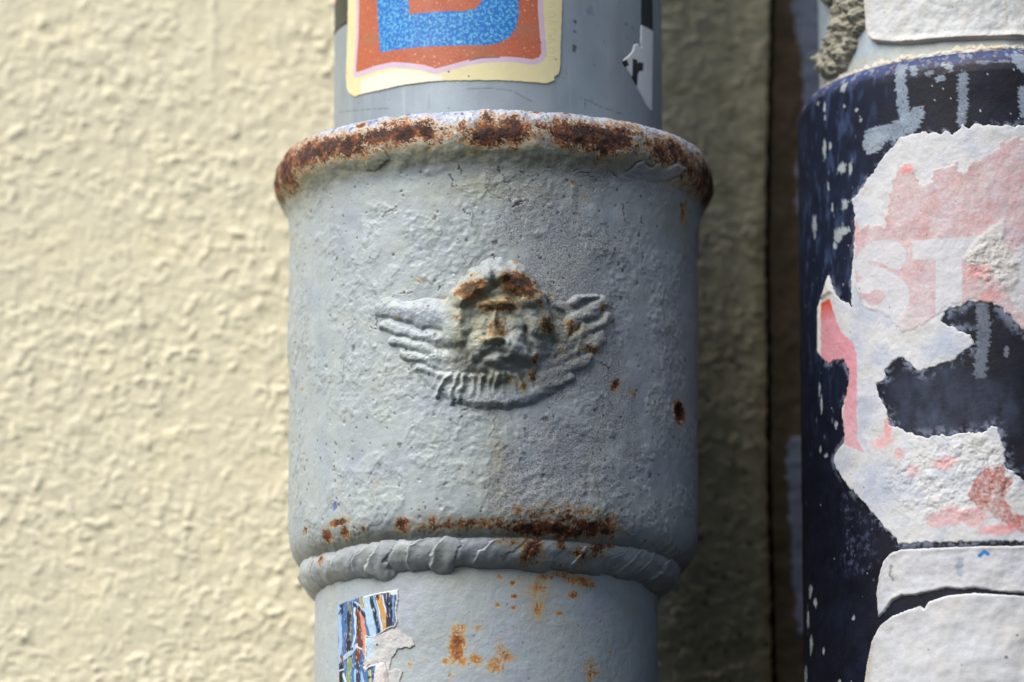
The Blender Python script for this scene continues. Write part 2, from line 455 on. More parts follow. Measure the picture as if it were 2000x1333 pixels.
# ------------------------------------------------------------------ relief of the winged head
def relief(a, b):
    I = lambda X, Y: [float(q) for q in BELL.inv(X, Y)]
    def ellb(X, Y, rx, ry, hh, rot=0, pw=1.0):
        x0, y0 = I(X, Y); c, s_ = math.cos(math.radians(rot)), math.sin(math.radians(rot))
        u = ((a-x0)*c+(b-y0)*s_)/rx; v = (-(a-x0)*s_+(b-y0)*c)/ry
        d2 = u*u+v*v
        return hh*np.clip(1-d2, 0, 1)**pw
    def cap(X0, Y0, X1, Y1, r0, r1, h0, h1, pw=0.75):
        x0, y0 = I(X0, Y0); x1, y1 = I(X1, Y1)
        ex, ey = x1-x0, y1-y0
        t = np.clip(((a-x0)*ex+(b-y0)*ey)/(ex*ex+ey*ey), 0, 1)
        d = np.hypot(a-x0-ex*t, b-y0-ey*t)
        r = r0+(r1-r0)*t; hh = h0+(h1-h0)*t
        return hh*np.clip(1-(d/r)**2, 0, 1)**pw
    plate = BELL.P([(742, 606), (760, 590), (800, 578), (870, 585), (930, 560), (1000, 560), (1055, 590), (1120, 588), (1180, 578), (1196, 610), (1186, 655), (1160, 700),
                    (1110, 752), (1050, 785), (990, 802), (930, 800), (880, 782), (840, 760), (800, 728), (765, 690), (748, 650)])
    sd_ = sdpoly(a, b, plate)+fbm(a, b, 30, 2, 91)*5
    xm, _ = I(968, 700)
    mid = np.exp(-((a-xm)/120)**4)
    H = (3+6*mid)*sm(-6-14*(1-mid), 15, sd_)
    xc, yc = I(985, 800)
    H += 4*sm(-4, 14, sd_)*np.exp(-(((a-xc)/110)**2+((b-yc+20)/42)**2))       # thick lower lip
    wob = fbm(a, b, 40, 3, 93)*16
    a_, b_ = a, b
    a = a+wob*0.6; b = b+fbm(a, b, 40, 3, 94)*16*0.6
    for c in ((748, 604, 885, 626, 19, 27, 9, 19), (750, 636, 885, 672, 10, 17, 8, 17), (768, 664, 890, 700, 10, 16, 8, 15), (790, 694, 900, 724, 9, 15, 7, 14),
              (818, 722, 905, 745, 9, 14, 6, 12), (822, 658, 890, 664, 12, 14, 18, 22), (848, 700, 905, 706, 12, 13, 16, 20), (858, 735, 915, 738, 10, 12, 12, 16)):
        q_ = cap(*c)*0.52; H = smax(H, q_+5*sm(0, 3, q_), 2.5)
    for c in ((1176, 592, 1080, 655, 12, 17, 10, 17), (1188, 622, 1078, 690, 11, 17, 10, 18), (1176, 660, 1066, 716, 12, 17, 10, 17), (1150, 700, 1052, 742, 11, 16, 9, 16),
              (1112, 738, 1035, 764, 10, 14, 8, 14), (1108, 628, 1098, 662, 12, 13, 20, 20), (1066, 690, 1060, 715, 12, 13, 18, 18), (1056, 582, 1095, 600, 8, 7, 12, 11),
              (1118, 592, 1160, 582, 7, 6, 12, 9), (1140, 640, 1120, 690, 8, 10, 15, 17)):
        q_ = cap(*c)*0.52; H = smax(H, q_+5*sm(0, 3, q_), 2.5)
    # collar of short pleats under the chin
    for i, X in enumerate((872, 891, 905, 925, 938, 957, 970, 984, 1001, 1014, 1032)):
        lean = (X-955)*0.16
        y0 = 742+10*math.cos((X-955)/60.0)
        H = smax(H, cap(X-lean*0.6, y0-10-(i*7 % 9), X+lean*1.1+(i*5 % 7)-3, y0+26+(i*11 % 12), 8.5, 5.5, 17+(i*3 % 7), 12, 0.7), 3)
    # head: hood, face and its features
    head = ellb(972, 652, 108, 150, 48, 0, 0.62)*sm(-6, 62, I(960, 752)[1]-b)
    H = smax(H, head, 5)
    # parted hair falling down both sides of the face
    for pl_, r0, hh in (([(966, 536), (940, 548), (912, 578), (898, 615), (892, 660)], 29, 15), ([(968, 536), (996, 545), (1026, 572), (1044, 610), (1052, 640)], 29, 15),
                        ([(940, 560), (920, 578), (908, 596)], 20, 11), ([(992, 552), (1012, 566), (1026, 584)], 24, 13)):
        d_ = sdline(a, b, BELL.P(pl_)); H += hh*np.clip(1-(d_/r0)**2, 0, 1)**0.8
    H -= 5*sm(9, 1, sdline(a, b, BELL.P([(966, 524), (967, 545), (966, 566)])))
    face = sdpoly(a, b, BELL.P([(915, 635), (922, 606), (945, 592), (970, 588), (998, 594), (1018, 612), (1024, 640), (1018, 680), (1000, 712), (972, 724), (942, 712), (922, 680)]))
    H -= 5*sm(12, 0, np.abs(face))+2*sm(0, 12, face)
    H += ellb(968, 606, 40, 13, 11)+ellb(945, 600, 20, 10, 4, -12)+ellb(992, 601, 20, 10, 4, 14)       # brow
    H -= ellb(941, 630, 19, 11, 6, 8)+ellb(997, 629, 19, 11, 6, -8)                                     # eye sockets
    H += ellb(941, 634, 13, 7, 6, 8)+ellb(997, 633, 13, 7, 6, -8)                                       # lids
    H = smax(H, cap(968, 612, 967, 674, 9, 24, 50, 64, 0.85)*1.0, 4)
    H += ellb(952, 676, 12, 10, 7)+ellb(984, 676, 12, 10, 7)
    H += ellb(1002, 688, 24, 34, 13, 14)+ellb(934, 686, 20, 28, 8)
    H -= 6*sm(6, 1, sdline(a, b, BELL.P([(950, 700), (968, 697), (986, 701)])))
    H += ellb(968, 708, 22, 9, 6)+ellb(968, 730, 38, 26, 12)
    H -= 9*sm(9, 1, sdline(a, b, BELL.P([(1024, 650), (1028, 672), (1034, 692)])))
    H = smax(H, ellb(1066, 645, 20, 21, 34, 0, 0.7), 2)
    H = smax(H, ellb(1042, 706, 9, 12, 24, -20, 0.7), 1.5); H = smax(H, ellb(1038, 734, 9, 13, 22, -25, 0.7), 1.5)
    a, b = a_, b_
    for ax in (0, 1):                        # the coats of paint round everything off
        H = (np.roll(H, 2, ax)+np.roll(H, 1, ax)*2+H*2+np.roll(H, -1, ax)*2+np.roll(H, -2, ax))/8
        H = (np.roll(H, 2, ax)+np.roll(H, 1, ax)*2+H*2+np.roll(H, -1, ax)*2+np.roll(H, -2, ax))/8
    H += sm(2, 12, H)*(fbm(a, b, 22, 4, 97, 0.6)*2.2)
    zone = sdpoly(a, b, BELL.P([(884, 700), (880, 620), (895, 570), (925, 530), (962, 512), (1010, 526), (1045, 565), (1066, 610), (1086, 640), (1080, 664), (1050, 680), (1052, 760), (1048, 812), (880, 812), (862, 760)]))
    return H, zone

# ------------------------------------------------------------------ 1. drainpipe socket
LOW = Pipe(618, 1281, CYM)
socket = thing("drainpipe_socket", "grey painted cast iron drainpipe socket with rusty rim and winged head relief, in the middle", "drainpipe",
               (BELL.cx, CYM, -1500))

th = angs(BELL.R, 2.0)
# rim
i1 = int(np.searchsorted(PR[30:, 1], B_RIMEND))+30
RIM_RUST = [(575, 300, 24, 24, .6), (560, 330, 16, 30, 1.0), (541, 352, 8, 26, 1.1), (600, 302, 30, 18, 1.15), (640, 290, 38, 15, 1.15), (685, 284, 34, 14, 1.1), (740, 268, 34, 12, 1.1), (790, 260, 34, 14, 1.2), (832, 258, 20, 12, 1.1),
            (765, 242, 26, 9, .75), (700, 243, 10, 5, .85), (828, 238, 20, 7, .6), (860, 268, 18, 10, .45), (905, 250, 18, 9, .7), (955, 262, 34, 15, 1.2), (1000, 256, 32, 17, 1.15), (952, 232, 12, 12, .9), (925, 268, 18, 18, .6),
            (1058, 246, 16, 8, .7), (1100, 258, 26, 16, 1.1), (1140, 266, 38, 16, 1.25), (1185, 272, 34, 17, 1.25), (1210, 270, 26, 18, 1.0), (1092, 240, 12, 9, .7), (1235, 262, 12, 8, .6), (1240, 258, 26, 20, .5), (1180, 294, 8, 7, 1.1),
            (1265, 284, 22, 14, .55), (1290, 296, 22, 20, .85), (1298, 305, 12, 16, .7), (1318, 296, 20, 18, .95), (1335, 312, 18, 18, .7), (1352, 330, 16, 22, .7), (1375, 345, 12, 26, .9), (1388, 360, 8, 34, 1.1), (1368, 385, 24, 12, .6),
            (1050, 214, 12, 4, .8), (1110, 217, 14, 3, .7), (1030, 212, 6, 3, .5), (715, 300, 24, 8, .5), (1172, 310, 14, 14, .4), (1338, 350, 12, 16, .4)]
for X in range(556, 1392, 22):
    q_ = 264+(1-math.sqrt(1-((X-963)/434.0)**2))*100
    RIM_RUST.append((X, q_+(X*7 % 9)-4, 20*math.sqrt(1-((X-963)/440.0)**2)+5, 13+(X*13 % 7), 0.30+((X*37) % 10)*0.025))
def on_rim(T, Bb):
    a = BELL.R*T
    h = fbm(a, Bb, 70, 3, 201)*3.2+fbm(a, Bb, 22, 3, 202)*1.6
    col = full(a.shape, L(152, 160, 164))
    over(col, sm(-0.4, 0.4, fbm(a, Bb, 30, 3, 204))*0.4, L(158, 162, 140))
    rgh = np.zeros(a.shape, np.float32)+0.05
    top = sm(BRIM-2, BRIM-26, Bb+fbm(a, Bb, 30, 3, 203)*12)
    over(col, top, L(168, 174, 188))
    over(col, top*sm(-0.05, 0.3, fbm(a, Bb, 26, 4, 205, 0.65)-0.05), L(128, 138, 168))
    over(col, top*sm(0.18, 0.4, fbm(a, Bb, 20, 4, 206, 0.7)), L(88, 98, 138))
    over(col, top*sm(0.35, 0.6, fbm(a, Bb, 12, 3, 207, 0.7)), L(222, 212, 205))
    h += top*fbm(a, Bb, 6, 2, 208)*1.4
    dk = specks(a, Bb, 14, 209, 0.35, 1.0, 2.6)*(0.35+0.5*top); over(col, dk, L(74, 62, 60)); h -= dk
    under = sm(BRIM+14, BRIM+34, Bb)*sm(BRIM+80, BRIM+50, Bb)
    over(col, under*0.55, L(152, 152, 122))
    rust(BELL, a, Bb, col, h, rgh, RIM_RUST, 211, rr(428), 0.6, 0.9, 1.5, -0.1)
    # big lifted flake of paint at the right underside
    fl = sdpoly(a, Bb, BELL.P([(1222, 340), (1240, 322), (1250, 316), (1256, 326), (1268, 328), (1280, 320), (1290, 334), (1310, 322), (1330, 330), (1318, 346), (1290, 356), (1250, 350)], rr(415)))+fbm(a, Bb, 12, 2, 215)*3
    h += sm(-0.5, 2.5, fl)*2.0; over(col, sm(-1, 0.5, fl)*0.5, L(150, 160, 168)); edge = sm(3, 0, np.abs(fl+2))*sm(-0.3, 0.1, fbm(a, Bb, 30, 2, 217)); over(col, edge*0.8, L(42, 34, 30)); h -= edge*2
    fl = sdpoly(a, Bb, BELL.P([(712, 330), (716, 306), (735, 290), (755, 296), (760, 312), (745, 322), (725, 334)], rr(420)))+fbm(a, Bb, 12, 2, 216)*3
    h += sm(-0.5, 2, fl)*2.2; edge = sm(2.5, 0, np.abs(fl+1.5)); over(col, edge*0.6, L(60, 56, 46))
    g = sm(1010, 1100, 963+a)*sm(1380, 1260, 963+a)*0.7
    return h, col, rgh, g
def profile_mesh(name, j0, j1, fn, T, **kw):
    r = PR[j0:j1, 0][:, None]; bb = PR[j0:j1, 1][:, None]+0*T[None]
    h, col, rgh, g = fn(T[None]+0*r, bb)
    R = r+h*PN[j0:j1, 0][:, None]; B = bb+h*PN[j0:j1, 1][:, None]
    V = np.stack([BELL.cx+R*np.sin(T), BELL.cy-R*np.cos(T), -B], -1)
    return grid_mesh(name, V, M_IRON, socket, col, rgh, g, **kw)
def blend_fn(T, Bb):
    h1, c1, r1, g1 = on_rim(T, Bb); h2, c2, r2, g2 = sock_paint(BELL.R*T, Bb)
    m = sm(BRIM+48, BRIM+76, Bb); mm = m[..., None]
    return h1*(1-m)+h2*m, c1*(1-mm)+c2*mm, r1*(1-m)+r2*m, g1*(1-m)+g2*m
profile_mesh("rim", 0, i1+1, blend_fn, th, label="thick rolled rim streaked with brown rust")
def blend_fn2(T, Bb):
    if Bb.min() < BRIM+90:
        k = int(np.sum(Bb[:, 0] < BRIM+90))
        A = blend_fn(T[:k], Bb[:k]); C_ = sock_paint(BELL.R*T[k:], Bb[k:])
        return tuple(np.concatenate([x, y], 0) for x, y in zip(A, C_))
    return sock_paint(BELL.R*T, Bb)
profile_mesh("socket_body", i1, len(PR), blend_fn2, th)

# relief, split into head and two wings (shared grid so they meet edge to edge)
a0 = float(BELL.inv(712, 650)[0]); a1 = float(BELL.inv(1222, 650)[0]); b0 = float(BELL.inv(960, 494)[1]); b1 = float(BELL.inv(960, 826)[1])
ga, gb = np.meshgrid(np.arange(a0, a1, 1.15), np.arange(b0, b1, 1.15))
H, zone = relief(ga, gb)
h, c_, r_, g_ = sock_paint(ga, gb)
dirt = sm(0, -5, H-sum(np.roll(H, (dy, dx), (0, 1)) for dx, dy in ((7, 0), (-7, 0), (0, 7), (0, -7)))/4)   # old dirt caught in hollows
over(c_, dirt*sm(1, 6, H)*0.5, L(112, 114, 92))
for q_, s_c in (((950, 612, 62, 50), 0.75), ((958, 672, 46, 34), 0.6), ((1060, 640, 50, 50), 0.45), ((1130, 650, 60, 50), 0.35), ((1010, 745, 60, 22), 0.5)):   # yellowish rust wash
    x0_, y0_, rx_, ry_ = BELL.ell(*q_); d_ = ((ga-x0_)/rx_)**2+((gb-y0_)/ry_)**2
    over(c_, np.exp(-d_*1.2)*s_c*np.clip(0.5+1.1*fbm(ga, gb, 22, 4, 98, 0.65), 0, 1), L(150, 138, 96))
V = cyl(BELL, ga/BELL.R, gb, Rprof(gb)+h*(1-0.4*sm(3, 10, H))+H-0.5)
hf = np.maximum.reduce([H[:-1, :-1], H[1:, :-1], H[1:, 1:], H[:-1, 1:]]) > 0.45
zf = zone[:-1, :-1] > 0; xf = ga[:-1, :-1] < float(BELL.inv(965, 650)[0])
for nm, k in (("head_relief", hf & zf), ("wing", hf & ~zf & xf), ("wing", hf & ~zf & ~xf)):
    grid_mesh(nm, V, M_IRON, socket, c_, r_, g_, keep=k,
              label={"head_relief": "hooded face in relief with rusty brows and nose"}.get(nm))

# weld seam
wb0, wb1 = BELL.bY(1041, rr(370)), BELL.bY(1110, rr(343))
xs = [560, 585, 612, 646, 684, 712, 752, 790, 828, 880, 925, 985, 1014, 1070, 1106, 1172, 1208, 1240, 1268, 1300, 1320]
ak = LOW.P([(x, 1095) for x in xs], rr(350))[:, 0]
ak = np.concatenate([[-1400, -1200, -1000, -800, -650], ak, [560, 650, 800, 1000, 1200, 1400, 2000]])
ak = np.sort(ak)
rng = np.random.RandomState(4)
amp = rng.uniform(2.5, 13, len(ak)); bot = rng.uniform(-6, 6, len(ak))
bot[np.argmin(abs(ak-float(LOW.inv(735, 1100)[0])))] = 15; bot[np.argmin(abs(ak-float(LOW.inv(828, 1100)[0])))] = 10
T = angs(LOW.R, 2.0)
t = np.linspace(0, 1, 64)[:, None]
A = LOW.R*T[None]+0*t
curve = 48*(np.maximum(0, 0.75-t)/0.75)**1.7+12*(np.maximum(0, t-0.8)/0.2)**2
ap = A-curve*(1+0.9*fbm(A, 0*A, 100, 1, 306))+fbm(A, t*90, 40, 3, 301)*15
ii = np.clip(np.searchsorted(ak, ap.ravel()).reshape(ap.shape)-1, 0, len(ak)-2)
d = ap-ak[ii]; wd = ak[ii+1]-ak[ii]
bump_ = amp[ii]*np.exp(-d/(0.5*wd))*sm(-0.1, 9, d)+sm(0, 1, d/wd)*1.5
prevb = amp[np.maximum(ii-1, 0)]*0.1
edge = np.sin(np.pi*np.clip(t, 0, 1))**0.55
arcw = (d/wd-0.5)
bb = wb0+(wb1-wb0)*t + t**2*(bot[ii]*np.sqrt(np.clip(1-(arcw*2)**2, 0, 1))) - (1-t)**2*((3+amp[ii]*0.9)*(1-(arcw*2)**2)) + fbm(A, t*60, 30, 2, 302)*2.5
R = LOW.R-3+(1-t**1.6)*rr(28)+edge*(rr(15)+bump_*0.8+fbm(A, t*80, 34, 2, 303)*2.4)
cxw = LOW.cx+(BELL.cx-LOW.cx)*(1-t)*0.8
V = np.stack([cxw+R*np.sin(T), LOW.cy-R*np.cos(T), -bb], -1)
col = full(A.shape, L(174, 182, 186)); n = fbm(A, bb, 60, 3, 304)
over(col, sm(0, 0.7, n)*0.4, L(150, 156, 140)); over(col, sm(0, -0.7, n)*0.5, L(148, 152, 176))
rgh = np.zeros(A.shape, np.float32)-0.04; hh = np.zeros(A.shape, np.float32)
over(col, sm(0.3, 0.0, t)*0.55*(0.6+fbm(A, bb, 20, 3, 305)), RH)
WR = [(612, 1066, 20, 6, .7), (640, 1070, 20, 6, .6), (680, 1052, 14, 7, .8), (735, 1046, 30, 6, .75), (752, 1044, 14, 6, .8), (893, 1032, 12, 5, .9), (915, 1037, 14, 4, .8), (975, 1043, 34, 8, .8), (1030, 1046, 30, 9, .85),
      (1028, 1072, 17, 20, .85), (1082, 1060, 8, 12, .8), (1100, 1045, 70, 10, .85), (700, 1052, 50, 5, .6), (860, 1036, 40, 5, .6), (780, 1040, 20, 5, .55), (1150, 1065, 16, 18, .85), (1120, 1080, 20, 10, .5), (1170, 1066, 10, 8, .85), (1190, 1055, 20, 8, .8), (1235, 1063, 8, 6, .8), (1255, 1072, 8, 5, .5), (632, 1095, 5, 10, .6), (605, 1075, 10, 10, .6), (1040, 1090, 30, 24, .3), (1130, 1095, 8, 12, .5), (985, 1060, 30, 10, .35)]
rust(LOW, A, bb, col, hh, rgh, WR, 311, rr(352), 0.5, 0.85, 1.3, 0.15)
dk = specks(A, bb, 26, 312, 0.3, 1.0, 2.5)*0.7; over(col, dk, L(66, 60, 54))
grid_mesh("weld_seam", V, M_IRON, socket, col, rgh, sm(1060, 1160, 963+A)*0.35*sm(1230, 1180, 963+A), label="wavy weld bead of overlapping scales")

# lower pipe
bl0 = LOW.bY(1085, LOW.R); bl1 = LOW.bY(1370, LOW.R)
bs_ = steps(bl0, bl1, 2.0, bl0-30, bl1+1500)
T = angs(LOW.R, 2.0)
A = LOW.R*T[None]+0*bs_[:, None]; Bb = bs_[:, None]+0*A
h = fbm(A, Bb, 160, 2, 401)*1.6+fbm(A, Bb, 26, 3, 402)*0.5
col = full(A.shape, L(160, 170, 176)); n = fbm(A, Bb, 110, 3, 403)
over(col, sm(0, 0.7, n)*0.3, L(166, 168, 158)); over(col, sm(0, -0.7, n)*0.4, L(164, 168, 190))
rgh = np.zeros(A.shape, np.float32)
dk = specks(A, Bb, 24, 404, 0.35, 0.8, 2.2)*0.6; over(col, dk, L(92, 88, 76)); h -= dk
dm = np.exp(-(((A-LOW.inv(810, 1250)[0])/90)**2+((Bb-LOW.inv(810, 1250)[1])/60)**2)); over(col, dm*0.4*(0.5+fbm(A, Bb, 16, 3, 405)), L(120, 126, 120))
over(col, np.exp(-(((A-LOW.inv(1050, 1180)[0])/30)**2+((Bb-LOW.inv(1050, 1180)[1])/50)**2))*0.5, L(150, 138, 104))
over(col, np.exp(-(((A-LOW.inv(960, 1120)[0])/200)**2+((Bb-LOW.inv(960, 1120)[1])/30)**2))*0.35, L(168, 166, 140))
LR = [(893, 1262, 13, 30, 1.1), (900, 1290, 14, 14, .6), (870, 1294, 7, 7, .6), (928, 1290, 12, 12, .6), (975, 1262, 9, 14, .5), (968, 1300, 16, 14, .62), (990, 1282, 14, 12, .6), (935, 1226, 10, 8, .5), (905, 1225, 6, 6, .6),
      (1065, 1127, 16, 7, .55), (1100, 1124, 20, 8, .62), (1135, 1135, 26, 10, .72), (1150, 1143, 14, 7, .7), (1120, 1162, 9, 7, .8), (1002, 1140, 5, 5, .85), (975, 1127, 5, 4, .8), (972, 1182, 5, 4, .7), (1003, 1188, 5, 5, .6), (1015, 1128, 4, 4, .7), (1005, 1165, 6, 4, .7),
      (1050, 1150, 26, 20, .42), (1052, 1190, 14, 20, .42), (1155, 1310, 14, 22, .5), (1093, 1198, 6, 4, .6), (880, 1320, 6, 5, .4), (830, 1287, 6, 6, .4), (1192, 1275, 4, 4, .5), (800, 1300, 6, 8, .4), (745, 1230, 4, 4, .4)]
rust(LOW, A, Bb, col, h, rgh, LR, 411, None, 0.6, 0.9, 1.0, 0.3, (L(112, 68, 40), L(150, 92, 44), L(190, 128, 56), L(184, 170, 122)))
V = cyl(LOW, T[None], Bb, LOW.R+h)
grid_mesh("lower_pipe", V, M_IRON, socket, col, rgh, sm(1050, 1200, 963+A)*0.25)

# ------------------------------------------------------------------ stickers laid on pipes
def sticker(name, p, poly, paint, mtl, parent, thick=1.5, step=1.2, rag=0.0, rags=6, seed=0, holes=(), extra=None, label=None, Rb=None, clip=None):
    P_ = np.asarray(poly, float)
    m0, m1 = P_.min(0)-4, P_.max(0)+4
    ga, gb = np.meshgrid(np.arange(m0[0], m1[0], step), np.arange(m0[1], m1[1], step))
    sd_ = sdpoly(ga, gb, P_)
    for hp in holes: sd_ = np.minimum(sd_, -sdpoly(ga, gb, hp))
    if rag: sd_ = sd_+fbm(ga, gb, rags, 3, seed, 0.6)*rag*(1 if extra is None else 1)
    h = np.zeros(ga.shape, np.float32); rgh = np.zeros(ga.shape, np.float32)
    col, h, rgh = paint(ga, gb, sd_, h, rgh)
    lift = np.clip(sd_*1.1, -1.0, 1.0)
    H_ = np.where(sd_ < 0, -0.6+sd_*0.9, (thick+0.7+0.8*thick*np.clip(fbm(ga, gb, 34, 3, seed+40), 0, 0.6)*(1 if rag > 1.3 else 0.2))*np.clip(sd_/1.3, 0, 1)**0.7+h*sm(0, 5, sd_))
    H_ = np.maximum(H_, -2.5)
    V = cyl(p, ga/p.R, gb, (Rb or p.R)+H_)
    smx = np.maximum.reduce([sd_[:-1, :-1], sd_[1:, :-1], sd_[1:, 1:], sd_[:-1, 1:]])
    return grid_mesh(name, V, mtl, parent, col, rgh, None, keep=smx > -1.5, label=label)

# torn picture sticker on the lower pipe
P = LOW.P
pic = P([(661, 1182), (700, 1168), (740, 1158), (778, 1152), (779, 1170), (775, 1195), (778, 1215), (772, 1226), (762, 1228), (745, 1238), (731, 1247), (717, 1246), (717, 1262), (716, 1290), (708, 1298), (716, 1306), (722, 1300), (738, 1296),
         (735, 1320), (732, 1345), (664, 1345)])
def paint_pic(a, b, sd_, h, rgh):
    col = full(a.shape, L(70, 110, 160))
    wx = fbm(a, b, 24, 2, 501)*2.5
    x = a+wx; y = b
    def st(pts, r, c, m=1.0):
        over(col, sm(r+0.9, r-0.9, sdline(x, y, LOW.P(pts)))*m, L(*c, 0.75))
    st([(662, 1190), (668, 1250), (664, 1290)], 7, (150, 190, 225)); st([(668, 1185), (676, 1215)], 4, (24, 34, 60)); st([(672, 1180), (664, 1200)], 2, (20, 30, 52))
    st([(676, 1188), (672, 1230), (682, 1270)], 5, (64, 108, 170)); st([(684, 1200), (684, 1240), (680, 1280)], 7, (44, 42, 46)); st([(686, 1215), (686, 1250)], 2.5, (130, 120, 90))
    st([(682, 1180), (687, 1196)], 4, (130, 128, 84)); st([(672, 1230), (676, 1285)], 4, (88, 104, 158)); st([(694, 1190), (697, 1240), (690, 1262)], 3, (196, 214, 228))
    st([(702, 1196), (708, 1235), (700, 1285)], 10, (112, 62, 48)); st([(706, 1192), (712, 1230), (715, 1275)], 5, (218, 146, 108)); st([(700, 1205), (700, 1240)], 3, (80, 48, 42))
    st([(690, 1180), (702, 1188), (714, 1204)], 3, (34, 40, 62)); st([(694, 1177), (706, 1184), (718, 1198)], 2.2, (170, 200, 225)); st([(706, 1172), (711, 1184)], 5, (174, 158, 82))
    st([(716, 1168), (722, 1200), (730, 1240)], 9, (176, 204, 228)); st([(726, 1166), (735, 1205), (744, 1240)], 4, (28, 36, 58)); st([(732, 1164), (742, 1210), (746, 1238)], 1.6, (150, 190, 220)); st([(737, 1164), (741, 1190), (748, 1234)], 1.6, (220, 228, 232))
    st([(741, 1166), (750, 1200), (754, 1236)], 6, (204, 154, 74)); st([(739, 1160), (740, 1170)], 3.5, (70, 34, 24)); st([(748, 1164), (754, 1196)], 1.5, (225, 228, 232))
    st([(757, 1160), (762, 1195), (762, 1232)], 8, (24, 30, 66)); st([(769, 1160), (770, 1225)], 2, (112, 160, 206)); st([(774, 1168), (773, 1205), (770, 1222)], 3, (70, 84, 110)); st([(774, 1156), (768, 1157)], 6, (232, 232, 228))
    st([(676, 1284), (690, 1272), (698, 1262)], 5, (160, 192, 214)); st([(678, 1290), (688, 1282)], 1.6, (26, 30, 40)); st([(684, 1270), (690, 1268)], 2, (22, 28, 44))
    st([(684, 1292), (682, 1330), (684, 1345)], 8, (132, 150, 110)); st([(668, 1300), (668, 1340)], 6, (34, 28, 30)); st([(668, 1282), (672, 1294)], 3.5, (150, 70, 52)); st([(672, 1318), (678, 1335)], 3, (206, 226, 240))
    st([(700, 1296), (702, 1345)], 7, (60, 60, 84)); st([(696, 1310), (696, 1345)], 3, (160, 196, 232)); st([(708, 1315), (712, 1345)], 3, (150, 190, 226)); st([(716, 1310), (726, 1306), (734, 1298)], 2, (40, 40, 50)); st([(724, 1312), (725, 1345)], 3.5, (196, 178, 84)); st([(720, 1324), (731, 1322)], 2.5, (60, 52, 60))
    st([(697, 1262), (708, 1268)], 1.6, (214, 218, 222)); st([(662, 1312), (672, 1308)], 1.5, (200, 220, 235))
    sc_ = sm(0.3, 0.5, fbm(a*2.2, b*0.8, 7, 2, 503)); over(col, sc_*0.15, L(30, 36, 52)); over(col, sm(0.35, 0.5, fbm(a*2.4, b*0.7, 9, 2, 504))*0.5, L(206, 220, 232))
    ragged = (b > LOW.inv(720, 1240)[1]-0) & (a > LOW.inv(716, 1240)[0])
    over(col, np.where(a > LOW.inv(712, 1240)[0], sm(4.5, 2.0, sd_)*0.9, 0), L(226, 226, 224))
    return col, h, rgh
sticker("torn_picture_sticker", LOW, pic, paint_pic, M_PRINT, socket, 1.6, 0.8, 1.6, 8, 505, label="torn remnant of a colourful striped picture sticker")
res = P([(716, 1246), (745, 1238), (775, 1228), (790, 1240), (808, 1250), (812, 1262), (800, 1268), (790, 1264), (775, 1272), (765, 1290), (762, 1310), (778, 1305), (788, 1312), (780, 1335), (778, 1350), (733, 1350), (735, 1305), (722, 1300), (716, 1306), (708, 1298), (716, 1285)])
def paint_res(a, b, sd_, h, rgh):
    col = full(a.shape, L(190, 190, 190)); n = fbm(a, b, 26, 3, 511)
    over(col, sm(-0.2, 0.6, n)*0.5, L(206, 200, 196)); over(col, sm(0, -0.5, n)*0.5, L(168, 174, 180))
    over(col, sm(-24, 10, LOW.inv(722, 1262)[0]-a)*sm(10, -14, b-LOW.inv(722, 1285)[1]), L(170, 205, 232))
    a0, b0 = LOW.inv(738, 1260); over(col, sm(1.1, 0.7, np.hypot((a-a0)/4, (b-b0)/2.5)), L(92, 78, 74))
    fl = sdpoly(a, b, LOW.P([(736, 1300), (745, 1294), (752, 1296), (757, 1315), (760, 1350), (729, 1350), (731, 1325)]))
    h += sm(-2, 8, fl)*6+fbm(a, b, 20, 3, 512)*1.5; over(col, sm(-1, 1, fl)*0.7, L(222, 214, 208)); over(col, sm(2.2, 0, np.abs(fl+1.6))*0.5, L(100, 96, 92))
    over(col, sm(2.5, 0.5, sd_)*0.5, L(150, 140, 116))
    return col, h, rgh
sticker("paper_residue", LOW, res, paint_res, M_PAPER, socket, 0.9, 1.0, 3.0, 9, 513, label="whitish torn paper layer left beside the picture sticker")

# ------------------------------------------------------------------ 2. zinc downpipe above
UP = Pipe(649, 1296, CYM)
zinc = thing("zinc_downpipe", "smooth grey metal downpipe carrying an orange and blue sticker, entering the rusty socket from above", "drainpipe", (UP.cx, UP.cy, -BRIM-100))
bu0 = UP.bY(-60, UP.R); bu1 = UP.bY(250, UP.R)
bs_ = steps(bu0, bu1, 2.5, bu0-1700, bu1+180)
T = angs(UP.R, 2.5)
A = UP.R*T[None]+0*bs_[:, None]; Bb = bs_[:, None]+0*A
h = fbm(A, Bb*0.25, 110, 2, 601)*1.2
col = full(A.shape, L(154, 166, 175)); n = fbm(A, Bb*0.6, 90, 3, 602)
over(col, sm(0, 0.7, n)*0.35, L(150, 162, 172)); over(col, sm(0, -0.7, n)*0.35, L(134, 142, 158))
over(col, sm(0.1, 0.7, fbm(A*1.0, Bb*0.05, 12, 4, 603))*0.4, L(176, 184, 188)); over(col, sm(0.1, 0.7, fbm(A*1.0, Bb*0.07, 26, 3, 632))*0.35, L(132, 142, 156))  # brushed streaks, also painting vertical reflections into the metal
over(col, np.exp(-((A-UP.inv(1185, 100)[0])/24)**2)*0.28, L(172, 176, 184))  # soft vertical highlight painted into the zinc colour
def circ(p, X, Y, r): 
    a0, b0 = p.inv(X, Y); return np.hypot(A-a0, Bb-b0)
q = circ(UP, 1152, 20, 0)+fbm(A, Bb, 14, 3, 604)*5
over(col, sm(26, 12, q)*0.35, L(176, 178, 182)); over(col, sm(13, 7, q)*0.6, L(122, 134, 158))
